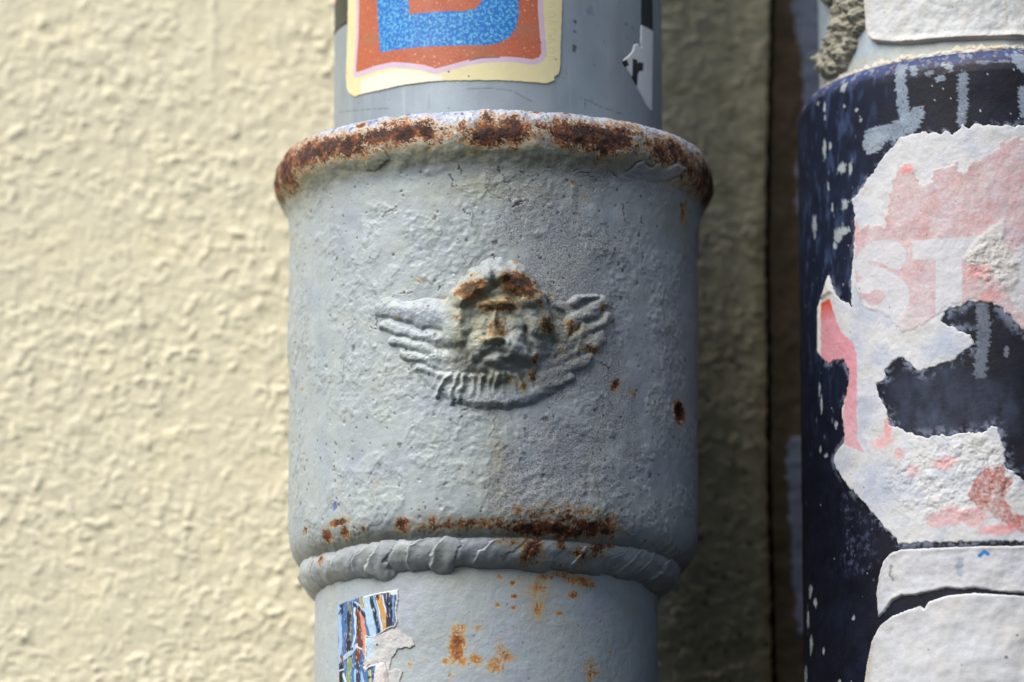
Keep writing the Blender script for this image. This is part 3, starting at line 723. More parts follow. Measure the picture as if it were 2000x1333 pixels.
for X, Y, r in ((1123, 43, 4), (1122, 62, 3), (1122, 92, 5), (1121, 99, 4), (1223, 48, 3), (1236, 55, 2.5), (1135, 191, 1.5), (1161, 127, 1.2), (1184, 190, 1.0)):
    over(col, sm(r+1.2, r-1, circ(UP, X, Y, r)+fbm(A, Bb, 4, 2, 605)*1.6)*0.8, L(64, 60, 58))
for ln, c in ((((1143, 194), (1170, 208), (1215, 224)), (92, 96, 104)), (((905, 176), (950, 172), (1000, 178), (1040, 200)), (112, 118, 126)), (((662, 220), (700, 216), (760, 212)), (108, 116, 124)), (((838, 185), (838, 215)), (118, 124, 130)), (((1143, 195), (1142, 212)), (110, 114, 120))):
    over(col, sm(1.8, 0.4, sdline(A, Bb, UP.P(ln))+np.maximum(fbm(A, Bb, 9, 2, 606), 0)*2)*0.8, L(*c))
over(col, specks(A, Bb, 34, 607, 0.3, 0.7, 2.0)*0.6, L(84, 84, 84))
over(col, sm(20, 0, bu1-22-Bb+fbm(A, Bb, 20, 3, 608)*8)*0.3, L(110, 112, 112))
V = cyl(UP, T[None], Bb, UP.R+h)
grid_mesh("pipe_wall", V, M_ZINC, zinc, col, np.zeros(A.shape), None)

P = UP.P
big = P([(683, -90), (680, 60), (677, 150), (678, 172), (683, 184), (694, 191), (712, 185), (745, 178), (790, 168), (850, 161), (920, 159), (1000, 160), (1050, 164), (1070, 165), (1084, 158), (1083, 152), (1092, 147), (1095, 130), (1097, 60), (1099, 0), (1099, -90)])
org = P([(704, -90), (703, 20), (702, 70), (697, 137), (698, 142), (712, 138), (740, 128), (770, 122), (800, 124), (830, 128), (852, 135), (875, 129), (915, 118), (955, 112), (1000, 112), (1040, 117), (1052, 113), (1057, 105), (1054, 70), (1050, 20), (1050, -90)])
blu = P([(735, -90), (738, 0), (741, 60), (744, 104), (775, 98), (810, 94), (860, 91), (900, 90), (950, 89), (975, 85), (995, 74), (1008, 55), (1013, 30), (1012, 0), (1010, -90)])
ctr = P([(798, -90), (799, 0), (801, 29), (830, 26), (870, 23), (905, 23), (930, 18), (943, 0), (944, -90)])
def paint_big(a, b, sd_, h, rgh):
    col = full(a.shape, L(226, 216, 168)); n = fbm(a, b, 90, 2, 611); over(col, sm(0, 0.8, n)*0.3, L(216, 206, 166))
    so = sdpoly(a, b, org); sb = np.minimum(sdpoly(a, b, blu), -sdpoly(a, b, ctr))
    over(col, sm(-12.0, -10.5, so), L(208, 186, 206)); over(col, sm(-2.5, -0.5, so)*0.7, L(226, 190, 196))
    om = sm(-0.8, 0.8, so)
    over(col, om, L(184, 98, 66))
    g1 = fbm(a, b, 4.5, 2, 612, 0.8); g2 = fbm(a, b, 3.2, 2, 613, 0.8)
    over(col, om*sm(0.25, 0.7, g1)*0.7, L(212, 148, 112)); over(col, om*sm(0.3, 0.7, g2)*0.6, L(160, 62, 44)); over(col, om*specks(a, b, 15, 614, 0.3, 1, 2.2)*0.7, L(236, 190, 140)); over(col, om*specks(a, b, 22, 615, 0.25, 0.8, 1.6), L(70, 40, 34))
    for (X, Y) in ((730, 76), (1025, 60), (940, 100)):
        a0, b0 = UP.inv(X, Y); over(col, om*np.exp(-(((a-a0)/30)**2+((b-b0)/12)**2))*0.45, L(150, 120, 90))
    bm = sm(-0.8, 0.8, sb)
    over(col, bm, L(38, 112, 196))
    f, r, _ = worley(a, b, 7, 616); sp = fbm(a, b, 7, 2, 617, 0.8)
    over(col, bm*sm(0.02, 0.28, sp+(0.45-f)*0.5)*0.9, L(92, 178, 222)); over(col, bm*sm(0.45, 0.7, fbm(a, b, 9, 2, 618))*0.8, L(130, 204, 222)); over(col, bm*sm(2.5, 0.2, np.abs(sb))*0.5, L(36, 90, 170))
    # faint embossed writing down the right border
    wr = []
    for k, (x0, y0) in enumerate(((1078, -8), (1077, 12), (1078, 30), (1077, 46), (1078, 62), (1077, 82), (1077, 100), (1078, 116))):
        wr += [[(x0-7, y0-5), (x0+6, y0-3)], [(x0+6, y0-3), (x0-6, y0+4)]] if k % 2 else [[(x0-6, y0-4), (x0+2, y0-6), (x0+6, y0), (x0+2, y0+5), (x0-6, y0+4)]]
    for ln in wr: over(col, sm(1.6, 0.5, sdline(a, b, UP.P(ln)))*0.3, L(170, 160, 120))
    for X, Y in ((1073, 71), (1065, 109)): a0, b0 = UP.inv(X, Y); over(col, sm(5, 2, np.hypot((a-a0)*0.9, (b-b0)*1.3))*0.7, L(200, 200, 80))
    over(col, sm(2.2, 0.4, sdline(a, b, UP.P([(918, 119), (940, 114), (975, 113)])))*0.8, L(60, 56, 60))
    for X, Y, r in ((916, 150, 1.5), (877, 141, 1.8), (1055, 84, 1.5), (1085, 117, 1.3)): a0, b0 = UP.inv(X, Y); over(col, sm(r+1, r-0.6, np.hypot(a-a0, b-b0)), L(60, 56, 44))
    glare = sm(-3, 3, sdpoly(a, b, UP.P([(706, 160), (720, 152), (776, 137), (800, 138), (850, 146), (868, 150), (862, 160), (800, 166), (760, 174), (707, 187)])))
    over(col, glare*0.8, L(232, 234, 220))  # glare on the glossy label, painted as a pale patch
    rgh -= glare*0.14
    over(col, sm(1.6, 0.2, sd_)*0.5, L(110, 96, 60))
    return col, h, rgh
sticker("orange_blue_sticker", UP, big, paint_big, M_FOIL, zinc, 1.6, 1.15, 1.0, 9, 619, label="cream bordered sticker with a speckled blue letter on orange")
blk = P([(640, -90), (688, -90), (688, 42), (676, 48), (662, 58), (652, 70), (649, 78)])
def paint_blk(a, b, sd_, h, rgh):
    col = full(a.shape, L(52, 58, 52)); n = fbm(a, b, 30, 2, 621); over(col, sm(0, 0.6, n)*0.5, L(66, 72, 64))
    a0, b0 = UP.inv(655, -2); over(col, sm(17, 12, np.hypot((a-a0)*0.3, b-b0)), L(206, 92, 76))
    over(col, specks(a, b, 20, 622, 0.3, 1, 2)*0.7, L(150, 150, 146))
    return col, h, rgh
bk = np.array([[-UP.R*1.45, UP.inv(660, -90)[1]], [UP.inv(688, 0)[0], UP.inv(688, -90)[1]], [UP.inv(688, 42)[0], UP.inv(688, 42)[1]], [UP.inv(676, 48)[0], UP.inv(676, 48)[1]], [UP.inv(662, 58)[0], UP.inv(662, 58)[1]], [UP.inv(653, 70)[0], UP.inv(653, 70)[1]], [-UP.R*1.45, UP.inv(652, 64)[1]]])
sticker("black_sticker", UP, bk, paint_blk, M_PRINT, zinc, 1.2, 1.6, 0.5, 9, 623, label="dark green black sticker edge with a bit of red at the left")
wh = P([(1253, -90), (1252, 40), (1250, 80), (1252, 94), (1245, 86), (1238, 88), (1235, 100), (1228, 108), (1222, 113), (1214, 121), (1224, 136), (1232, 148), (1240, 162), (1246, 176), (1254, 190), (1258, 200), (1263, 208), (1272, 217), (1273, 120), (1274, 62), (1272, -90)])
def paint_wh(a, b, sd_, h, rgh):
    col = full(a.shape, L(232, 234, 236, 0.9))
    nv = L(12, 14, 30)
    over(col, sm(-0.8, 0.8, sdpoly(a, b, UP.P([(1240, -90), (1290, -90), (1290, 72), (1274, 62), (1252, 50), (1240, 44)]))), nv)
    over(col, sm(-0.8, 0.8, sdpoly(a, b, UP.P([(1211, 122), (1222, 116), (1227, 128), (1217, 134)]))), nv)
    over(col, sm(-0.8, 0.8, sdpoly(a, b, UP.P([(1234, 115), (1243, 118), (1243.5, 124), (1247, 122), (1255, 124), (1254, 139), (1247, 140), (1244, 146), (1243, 170), (1233, 156)]))), nv)
    over(col, sm(-0.8, 0.6, sdpoly(a, b, UP.P([(1214, 122), (1221, 132), (1230, 148), (1225, 146), (1218, 136)])))*0.8, nv)
    over(col, sm(8, 2, np.hypot(a-UP.inv(1231, 95)[0], b-UP.inv(1231, 95)[1])), L(150, 140, 136))
    return col, h, rgh
sticker("torn_letter_sticker", UP, wh, paint_wh, M_PRINT, zinc, 1.5, 0.9, 1.3, 7, 624, label="torn white and navy sticker strip with a bold letter r at the right")

# ------------------------------------------------------------------ 3. navy pipe on the right, and the pale pipe it sleeves
NAV = Pipe(1564, 2444)
navy = thing("navy_sleeve_pipe", "thick dark navy painted pipe sleeve plastered with torn red and white stickers, at the right", "drainpipe", (NAV.cx, NAV.cy, -1500))
def rn(px): return px*(D+NAV.cy*CP)/D
np_ = [(rn(400), NAV.bY(97, rn(400))), (rn(414), NAV.bY(97, rn(414))), (rn(424), NAV.bY(101, rn(424))), (rn(432), NAV.bY(109, rn(432))), (rn(437), NAV.bY(120, rn(437))), (rn(439.5), NAV.bY(134, rn(439))), (rn(440), NAV.bY(160, rn(440)))]
e1 = NAV.bY(1375, rn(440))
P = NAV.P
def mirror(pl):                                # continue the outline round the unseen side of the pipe
    m = pl.copy()[::-1]; m[:, 0] = -m[:, 0]+2*float(NAV.inv(2010, 600)[0]); return m
left = P([(2010, 246), (1960, 247), (1905, 243), (1892, 252), (1880, 246), (1862, 262), (1850, 254), (1838, 262), (1800, 258), (1780, 262), (1762, 268), (1740, 290), (1700, 345), (1665, 393), (1670, 420), (1671, 445), (1668, 500), (1664, 545), (1664, 598), (1650, 592), (1632, 574), (1619, 540),
          (1612, 562), (1600, 598), (1599, 692), (1606, 700), (1620, 713), (1630, 705), (1648, 702), (1658, 722), (1656, 765), (1645, 800), (1650, 850), (1652, 862), (1640, 876), (1628, 896), (1632, 910), (1650, 940), (1690, 985), (1735, 1037), (1757, 1063), (1850, 1061), (2010, 1059)])
octo = np.concatenate([left, mirror(left)])
hole = P([(1840, 628), (1850, 608), (1870, 598), (1910, 590), (1945, 594), (1975, 620), (1992, 642), (2010, 652), (2060, 700), (2070, 900), (2020, 960), (2000, 945), (1988, 930), (1966, 915), (1962, 880), (1950, 838), (1938, 832), (1920, 845), (1880, 846), (1858, 852),
          (1840, 848), (1815, 857), (1790, 850), (1760, 840), (1737, 830), (1732, 800), (1718, 775), (1711, 750), (1730, 740), (1731, 722), (1747, 704), (1762, 698), (1778, 712), (1798, 728), (1815, 722), (1840, 712), (1868, 703), (1882, 690), (1903, 672), (1896, 654), (1862, 640)])
OCTO_HOLE = hole; OCTO_LEFT = octo
fine_b = np.arange(np_[-1][1]+4, e1, 2.6)
pr0 = np.array(np_)
s_ = np.concatenate([[0], np.cumsum(np.hypot(*np.diff(pr0, axis=0).T))]); tt = np.linspace(0, s_[-1], int(s_[-1]/2.2))
prN = np.concatenate([np.stack([np.interp(tt, s_, pr0[:, 0]), np.interp(tt, s_, pr0[:, 1])], 1), np.stack([np.full(len(fine_b), NAV.R), fine_b], 1),
                      np.stack([np.full(12, NAV.R), np.linspace(e1, e1+1500, 12)], 1)])
T = angs(NAV.R, 2.6, math.radians(96))
A = NAV.R*T[None]+0*prN[:, :1]; Bb = prN[:, 1:]+0*A
h = fbm(A, Bb, 90, 2, 701)*0.9
col = full(A.shape, L(12, 15, 28)); n = fbm(A, Bb, 80, 3, 702)
over(col, sm(-0.3, 0.7, n)*0.45, L(18, 26, 48))
lb = sm(float(NAV.inv(1800, 300)[0]), float(NAV.inv(1640, 300)[0]), A+fbm(A, Bb, 120, 3, 703)*90)*sm(float(NAV.inv(1700, 960)[1]), float(NAV.inv(1700, 420)[1]), Bb)
over(col, lb*0.65, L(22, 32, 56)); over(col, lb*sm(0.0, 0.6, fbm(A, Bb*0.4, 26, 3, 704, 0.6))*0.4, L(70, 90, 128))  # blue highlight of the left side painted in, mottled like faded paint
rgh = lb*0.12
# pale worn edge on the top
top = sm(NAV.bY(128, rn(440)), NAV.bY(104, rn(430)), Bb+fbm(A, Bb, 40, 3, 705)*8)
over(col, top*0.65, L(72, 84, 132)); over(col, top*sm(0.15, 0.4, fbm(A, Bb, 18, 3, 706))*0.7, L(142, 150, 172)); over(col, top*sm(0.3, 0.5, fbm(A, Bb, 14, 3, 707))*0.6, L(150, 128, 112))
# brushed pale marks
P = NAV.P
def mark(pts, r, c=(130, 144, 160), s=0.9, rg=5):
    d = sdline(A, Bb, P(pts))
    x = r-d+fbm(A*0.45, Bb*2.6, 12, 3, 708, 0.7)*rg*1.7+fbm(A, Bb, 5, 2, 709)*1.6
    m = sm(-0.8, 0.8, x); dots = 1-0.5*sm(0.3, 0.5, fbm(A, Bb, 4, 2, 710))
    over(col, m*s*dots, L(*c)); return m
h += mark([(1756, 135), (1762, 190), (1768, 235)], 13)*0.8; h += mark([(1700, 270), (1745, 258), (1778, 245), (1790, 225)], 18)*0.8; mark([(1700, 282), (1715, 276)], 20, (140, 152, 166))
h += mark([(1880, 150), (1881, 190), (1878, 238)], 10, (122, 134, 150))*0.6; mark([(1780, 132), (1786, 142)], 7); mark([(1830, 155), (1842, 150)], 6); mark([(1840, 125), (1856, 132)], 5, (150, 160, 168)); mark([(1985, 110), (2000, 130)], 12); mark([(1995, 175), (2000, 225)], 6)
mark([(1918, 600), (1922, 650), (1916, 700), (1914, 728)], 13, (100, 108, 122)); mark([(1966, 680), (1965, 695)], 4, (110, 116, 130), 0.9, 2)
mark([(1820, 140), (1810, 145)], 4, (110, 118, 134)); mark([(1910, 122), (1970, 118)], 2.5, (130, 136, 150), .6, 4)
# chips
def chip(X, Y, rx, ry, rot=0, c=(158, 168, 172), s=0.85):
    a0, b0, ra, rb = NAV.ell(X, Y, rx*0.6, ry*0.7); cth, sth = math.cos(math.radians(rot)), math.sin(math.radians(rot))
    u = ((A-a0)*cth+(Bb-b0)*sth)/ra; v = (-(A-a0)*sth+(Bb-b0)*cth)/rb
    m = sm(1.25, 0.85, np.hypot(u, v)+fbm(A, Bb*0.7, 9, 3, 711, 0.7)*0.9)
    over(col, m*s, L(*c)); return m
for q in ((1645, 170, 10, 12), (1649, 208, 4, 5), (1672, 214, 6, 4), (1610, 210, 3, 12), (1596, 203, 3, 6), (1643, 328, 13, 13), (1660, 330, 6, 14), (1610, 290, 5, 26), (1622, 285, 4, 10), (1618, 365, 3, 12), (1590, 440, 6, 30), (1638, 458, 15, 18, -30),
          (1650, 400, 10, 14), (1626, 405, 3, 14), (1612, 230, 3, 8), (1648, 452, 20, 10), (1613, 890, 5, 5), (1602, 878, 3, 8), (1630, 480, 6, 10), (1680, 235, 4, 5), (1583, 1155, 5, 16), (1592, 1178, 5, 10), (1578, 1210, 3, 30), (1584, 1260, 4, 24), (1608, 1270, 3, 9), (1667, 1207, 4, 6),
          (1633, 830, 4, 10), (1573, 1320, 4, 26), (1604, 790, 3, 20), (1600, 760, 3, 20), (1640, 1333, 4, 8)):
    m = chip(*q); h -= m*0.8
def speck_in(rect, sc1, keep, r0, r1, c, s, seed):
    pa = P([(rect[0], rect[1]), (rect[2], rect[3])])
    m = sm(-8, 8, np.minimum(np.minimum(A-pa[0, 0], pa[1, 0]-A), np.minimum(Bb-pa[0, 1], pa[1, 1]-Bb)))
    over(col, m*specks(A*1.5, Bb*0.8, sc1*1.3, seed, keep, r0, r1)*s, L(*c))
speck_in((1570, 180, 1700, 900), 30, 0.3, 1.5, 5, (110, 126, 152), 0.4, 712)
speck_in((1560, 100, 2100, 1400), 42, 0.22, 0.8, 2.0, (180, 184, 186), 0.8, 713)
speck_in((1800, 140, 2100, 260), 12, 0.2, 0.8, 1.6, (190, 194, 200), 0.9, 714)
speck_in((1650, 950, 1760, 1180), 16, 0.3, 1.0, 3.0, (92, 98, 124), 0.7, 715)
sw = sdpoly(A, Bb, P([(1648, 960), (1690, 1010), (1715, 1040), (1715, 1090), (1700, 1130), (1640, 1110), (1650, 1060)])); over(col, sm(-10, 14, sw+fbm(A, Bb, 30, 4, 716)*22)*sm(0.0, 0.5, fbm(A, Bb, 16, 4, 717, 0.7))*0.7, L(70, 76, 104))
d = sdpoly(A, Bb, P([(1735, 740), (1850, 710), (1990, 760), (1990, 850), (1830, 880), (1740, 840)])); over(col, sm(-20, 30, d)*(0.35+0.5*fbm(A, Bb*0.6, 36, 4, 718)), L(66, 76, 100))
# paper fibres still stuck to the paint round the torn sticker
for pl_, r_ in ((OCTO_HOLE, 26), (OCTO_LEFT, 16)):
    d = np.abs(sdpoly(A, Bb, pl_)); f_ = fbm(A, Bb, 20, 4, 719, 0.7)+fbm(A, Bb, 70, 2, 720)*0.5
    over(col, sm(r_, 0, d)*sm(-0.05, 0.35, f_)*0.6, L(138, 148, 172)); h += sm(r_, 0, d)*sm(0.0, 0.3, f_)*0.6
R = prN[:, :1]+h
V = np.stack([NAV.cx+R*np.sin(T), NAV.cy-R*np.cos(T), -Bb], -1)
grid_mesh("sleeve_wall", V, M_NAVY, navy, col, rgh, None)

# torn octagonal sticker
pink = P([(1738, 400), (1745, 350), (1758, 328), (1772, 320), (1786, 330), (1792, 350), (1806, 364), (1820, 356), (1826, 336), (1850, 330), (1868, 318), (1882, 342), (1896, 320), (1928, 306), (1950, 284), (1975, 274), (2020, 270), (2100, 280), (2100, 700), (2000, 650), (1960, 600), (1900, 585), (1850, 600), (1800, 640), (1760, 650),
          (1740, 620), (1690, 600), (1672, 560), (1674, 450), (1700, 440), (1730, 442)])
Tb = P([(1783, 472), (1925, 462), (1926, 503), (1879, 505), (1880, 560), (1878, 612), (1828, 625), (1829, 508), (1785, 508)])
tear = P([(1918, 462), (1935, 448), (1962, 428), (1964, 478), (1985, 510), (1990, 545), (1976, 568), (1950, 560), (1940, 540), (1920, 530), (1900, 524), (1880, 508), (1900, 480)])
strip = P([(1605, 592), (1622, 585), (1630, 610), (1640, 640), (1652, 658), (1668, 668), (1675, 700), (1676, 860), (1690, 885), (1650, 868), (1640, 860), (1655, 765), (1658, 715), (1640, 704), (1620, 712), (1606, 696)])
redp = P([(1905, 930), (1928, 911), (1958, 912), (1974, 938), (1962, 975), (1978, 1000), (2010, 1010), (2010, 1040), (1975, 1034), (1940, 1004), (1912, 990), (1890, 970)])
def paint_octo(a, b, sd_, h, rgh):
    col = full(a.shape, L(200, 202, 206)); n = fbm(a, b, 60, 4, 731)
    over(col, sm(0.0, 0.6, n)*0.5, L(184, 184, 180)); over(col, sm(0.05, -0.6, n)*0.6, L(176, 184, 200))
    def E(X, Y, rx, ry):
        a0, b0, ra, rb = NAV.ell(X, Y, rx, ry); return 1-np.hypot((a-a0)/ra, (b-b0)/rb)
    # thin translucent fibres where the sleeve shows through
    for q in ((1690, 600, 34, 60), (1665, 690, 30, 50), (1720, 700, 26, 24), (1845, 680, 60, 30), (1690, 800, 30, 60), (1720, 950, 60, 60), (1650, 900, 26, 30), (1690, 520, 16, 40)):
        over(col, np.clip(sm(-0.3, 0.8, E(*q))*(0.62+0.5*fbm(a, b, 30, 4, 732)), 0, 0.7), L(160, 170, 192))
    fade = fbm(a, b, 44, 4, 733, 0.65); speck = fbm(a, b, 8, 3, 734, 0.7)
    pk = sdpoly(a, b, pink)+fbm(a, b, 18, 3, 735, 0.6)*9
    lw = P([(1690, 450), (1690, 600)])
    pm = sm(-1.5, 1.5, pk)*np.clip(0.62+fade*0.7+speck*0.55, 0.08, 1)*sm(float(NAV.inv(1668, 520)[0]), float(NAV.inv(1760, 520)[0]), a+85)
    pm *= 1-0.65*sm(-0.3, 0.5, E(1750, 640, 70, 50))
    over(col, pm, L(188, 152, 154)); over(col, pm*sm(0.0, 0.7, -fade+speck*0.4)*0.6, L(196, 128, 136)); over(col, pm*sm(0.1, 0.5, speck)*0.4, L(236, 206, 208))
    # white lettering of the print
    letters = np.maximum.reduce([sdpoly(a, b, Tb), E(1718, 508, 50, 38)*36, E(1712, 590, 60, 58)*45, np.minimum(E(2045, 545, 80, 84)*75, -E(2045, 545, 40, 48)*40)])
    cut = np.maximum.reduce([3.5-sdline(a, b, P([(1700, 513), (1725, 520), (1745, 530)])), 5-sdline(a, b, P([(1748, 530), (1780, 536)])), 6-sdline(a, b, P([(1695, 580), (1664, 577)])), E(1712, 582, 18, 15)*15])
    lm = sm(-1.2, 1.2, np.minimum(letters, -cut)+speck*1.2)
    over(col, lm*sm(-2, 3, pk)*0.94, L(196, 198, 204))
    over(col, sm(-1.5, 1.5, sdpoly(a, b, tear)+speck*5+fade*14), L(192, 190, 188))
    # red remnants
    stp = sdpoly(a, b, strip)+fbm(a, b, 12, 3, 736)*3
    b_top = float(NAV.inv(1615, 590)[1])
    c1 = L(196, 70, 46); c2 = L(206, 140, 152)
    tt_ = sm(0, 50, b-b_top)[..., None]
    m = (sm(-1, 1, stp)*np.clip(0.95-sm(150, 320, b-b_top)*0.25+speck*0.2, 0, 1))[..., None]
    col[...] = col*(1-m)+(c1*(1-tt_)+c2*tt_)*m
    rp = sdpoly(a, b, redp)+fbm(a, b, 16, 3, 737, 0.65)*10
    over(col, sm(-1, 2, rp)*np.clip(0.75+speck*0.7+fade*0.4, 0, 1), L(172, 106, 98)); 
    for q, s in (((1850, 1010, 40, 24), .5), ((1905, 1010, 30, 22), .5), ((1950, 1035, 40, 12), .7), ((1725, 866, 26, 14), .5), ((1758, 885, 12, 16), .5), ((1845, 905, 26, 12), .6), ((1785, 918, 14, 14), .4), ((1735, 832, 8, 26), .7), ((1773, 330, 12, 12), .8), ((1675, 455, 5, 30), .6), ((1910, 530, 26, 18), .6), ((1935, 580, 26, 12), .4)):
        over(col, sm(-0.1, 0.4, E(*q)+fade*0.6+speck*0.3)*s, L(216, 142, 142))
    # torn layer edges: ridges with dirt
    nz = fbm(a, b, 22, 4, 738, 0.6)
    rims = sm(3.2, 0.2, np.abs(pk-2))*sm(-0.1, 0.3, nz)
    over(col, rims*0.35*sm(3, 8, sd_), L(172, 158, 140))
    rg2 = np.abs(fbm(a, b, 46, 4, 739, 0.55)); rid = sm(0.035, 0.0, rg2)
    zone_ = np.maximum(sm(-0.2, 0.5, E(1860, 930, 150, 90)), sm(-0.2, 0.4, E(1940, 510, 60, 60)))
    over(col, rid*zone_*0.55, L(152, 142, 122)); over(col, zone_*sm(0.0, 0.5, nz)*0.3, L(196, 190, 178))
    h += fbm(a, b, 34, 4, 740)*1.0+sm(-1, 1.5, pk)*0.9+sm(-6, 6, sdpoly(a, b, tear))*1.6+zone_*(np.abs(fbm(a, b, 40, 4, 741, 0.6))*6-rid*1.5)+speck*0.3
    lift = sm(-2, 8, sdpoly(a, b, P([(1600, 602), (1619, 540), (1628, 572), (1606, 588), (1605, 695), (1599, 692)])))
    h += lift*5; over(col, sm(-1, 0.6, sdpoly(a, b, P([(1598, 604), (1618, 541), (1624, 576), (1606, 592), (1604, 696), (1597, 696)]))), L(206, 206, 198))
    over(col, specks(a, b, 46, 742, 0.3, 0.8, 2.0)*0.8, L(80, 76, 72))
    over(col, sm(3, 0.5, sd_)*0.35, L(170, 168, 160))
    a0, b0 = NAV.inv(1905, 322); over(col, sm(18, 4, np.hypot((a-a0)*0.7, (b-b0)*1.3)+nz*12)*0.5, L(150, 132, 118))
    return col, h, rgh
def octo_clip(ga): return ga
sticker("torn_octagon_sticker", NAV, octo, paint_octo, M_PAPER, navy, 1.5, 1.9, 5.5, 16, 743, holes=(hole,), label="torn faded red octagonal sticker with white letters")
st2 = P([(1716, 1206), (1713, 1160), (1718, 1124), (1726, 1098), (1738, 1082), (1760, 1074), (1850, 1070), (2060, 1068), (2110, 1080), (2110, 1160), (2060, 1162), (2000, 1160), (1940, 1155), (1905, 1149), (1880, 1152), (1850, 1149), (1812, 1158), (1790, 1163), (1762, 1164), (1742, 1176), (1728, 1196)])
def paint_st2(a, b, sd_, h, rgh):
    col = full(a.shape, L(190, 192, 198)); n = fbm(a, b, 50, 3, 751); over(col, sm(0, 0.6, n)*0.5, L(188, 192, 204)); over(col, sm(0, -0.6, n)*0.3, L(210, 206, 200))
    d = sdline(a, b, P([(1914, 1086), (1923, 1078), (1930, 1083)])); over(col, sm(4.5, 2.5, d), L(36, 128, 200))
    d = sdline(a, b, P([(1876, 1096), (1874, 1120)]))+fbm(a, b, 9, 2, 752)*8; over(col, sm(12, 2, d)*0.7, L(130, 142, 160))
    d = sdline(a, b, P([(1742, 1106), (1741, 1122), (1748, 1136)]))+fbm(a, b, 6, 2, 753)*5; over(col, sm(5, 1.5, d)*0.8, L(128, 130, 124))
    ba = NAV.inv(1725, 1180)[1]; over(col, sm(-10, 25, b-ba)*sm(0.9, 0.1, (a-st2[:, 0].min())/60)*0.5, L(140, 156, 186))
    edge_ = sm(18, 6, a-st2[:, 0].min())*sm(NAV.inv(1720, 1165)[1], NAV.inv(1720, 1130)[1], b); over(col, edge_*0.5, L(158, 146, 128))
    over(col, sm(4, 1, sd_)*0.4, L(186, 178, 166))
    h += fbm(a, b, 40, 3, 754)*2.4+sm(14, 0, sd_)*1.5
    return col, h, rgh
sticker("white_strip_sticker", NAV, st2, paint_st2, M_PAPER, navy, 2.4, 1.9, 1.2, 10, 755, label="narrow white torn sticker strip with a small blue mark")
st3 = P([(1686, 1420), (1690, 1333), (1694, 1300), (1704, 1254), (1720, 1222), (1745, 1203), (1780, 1190), (1797, 1184), (1806, 1190), (1814, 1176), (1850, 1164), (1900, 1159), (1990, 1164), (2060, 1175), (2110, 1200), (2110, 1420)])
def paint_st3(a, b, sd_, h, rgh):
    col = full(a.shape, L(196, 198, 202)); n = fbm(a, b, 90, 3, 761); over(col, sm(0, 0.6, n)*0.4, L(198, 204, 214)); over(col, sm(0, -0.7, n)*0.3, L(214, 206, 194))
    over(col, sm(26, 12, a-NAV.inv(1688, 1333)[0]+(b-NAV.inv(1700, 1333)[1])*0.16)*0.5, L(170, 156, 136))
    over(col, sm(0.2, 0.6, fbm(a, b, 40, 3, 762))*sm(120, 10, sd_)*0.4, L(160, 154, 148))
    for X, Y, r in ((1966, 1285, 3), (1987, 1242, 2), (1815, 1270, 1.5), (1880, 1300, 1.2)): a0, b0 = NAV.inv(X, Y); over(col, sm(r+1.5, r-1, np.hypot(a-a0, b-b0)), L(110, 92, 84))
    a0, b0 = NAV.inv(1930, 1345); over(col, sm(40, 10, np.hypot((a-a0)*0.8, (b-b0)*1.6)+n*14)*0.6, L(120, 126, 140))
    h += fbm(a, b, 60, 3, 763)*3.2+sm(30, 0, sd_)*1.5
    return col, h, rgh
sticker("white_round_sticker", NAV, st3, paint_st3, M_PAPER, navy, 3.0, 2.1, 1.0, 10, 764, label="large blank whitish sticker with a rounded torn top")

# the pale pipe inside the sleeve
INN = Pipe(1607, 2401, NAV.cy)
pale = thing("pale_pipe", "pale blue pipe with mortar crust and white paper, rising out of the navy sleeve", "drainpipe", (INN.cx, INN.cy, -np_[0][1]-100))
bi0 = INN.bY(-60, INN.R); bi1 = INN.bY(200, INN.R)
bs_ = steps(bi0, bi1, 3.0, bi0-1700, bi1+120)
T = angs(INN.R, 3.0)
A = INN.R*T[None]+0*bs_[:, None]; Bb = bs_[:, None]+0*A
h = fbm(A, Bb, 60, 3, 801)*1.5
col = full(A.shape, L(164, 180, 192)); n = fbm(A, Bb, 70, 3, 802); over(col, sm(0, 0.6, n)*0.5, L(178, 186, 190)); over(col, sm(0, -0.6, n)*0.5, L(140, 162, 186))
yb = float(INN.inv(1850, 84)[1]); over(col, sm(-16, 0, Bb-yb+fbm(A, Bb, 30, 3, 803)*14)*0.7, L(186, 188, 178))
over(col, sm(0.1, 0.5, fbm(A, Bb, 26, 3, 804))*0.4, L(158, 158, 146))
grid_mesh("pipe_wall", cyl(INN, T[None], Bb, INN.R+h), M_IRON, pale, col, np.zeros(A.shape)+0.1, np.zeros(A.shape))
P = INN.P
mor = P([(1640, -60), (1694, -60), (1694, 20), (1690, 56), (1676, 76), (1672, 100), (1660, 118), (1658, 134), (1640, 146), (1626, 156), (1612, 150), (1609, 120), (1613, 96), (1624, 76), (1628, 50), (1634, 30), (1636, 10), (1620, 10), (1612, 0), (1610, -60)])
def crumbs(a, b, sd_, seed):
    f1, r1, _ = worley(a, b, 26, seed); f2, r2, _ = worley(a, b, 12, seed+1); f3, r3, _ = worley(a, b, 6, seed+2)
    return np.maximum(0, 0.85-f1)*22*(0.4+r1)+np.maximum(0, 0.8-f2)*9*(0.3+r2)+np.maximum(0, 0.7-f3)*4*r3+fbm(a, b, 30, 3, seed+3)*4
def paint_mor(a, b, sd_, h, rgh):
    h += crumbs(a, b, sd_, 811)*sm(0, 14, sd_)+4
    col = full(a.shape, L(158, 156, 142)); n = fbm(a, b, 16, 4, 815, 0.7); over(col, sm(0, 0.7, n)*0.6, L(186, 184, 170)); over(col, sm(0, -0.6, n)*0.6, L(120, 118, 104))
    over(col, specks(a, b, 9, 816, 0.2, 1, 2)*0.7, L(84, 80, 70))
    return col, h, rgh
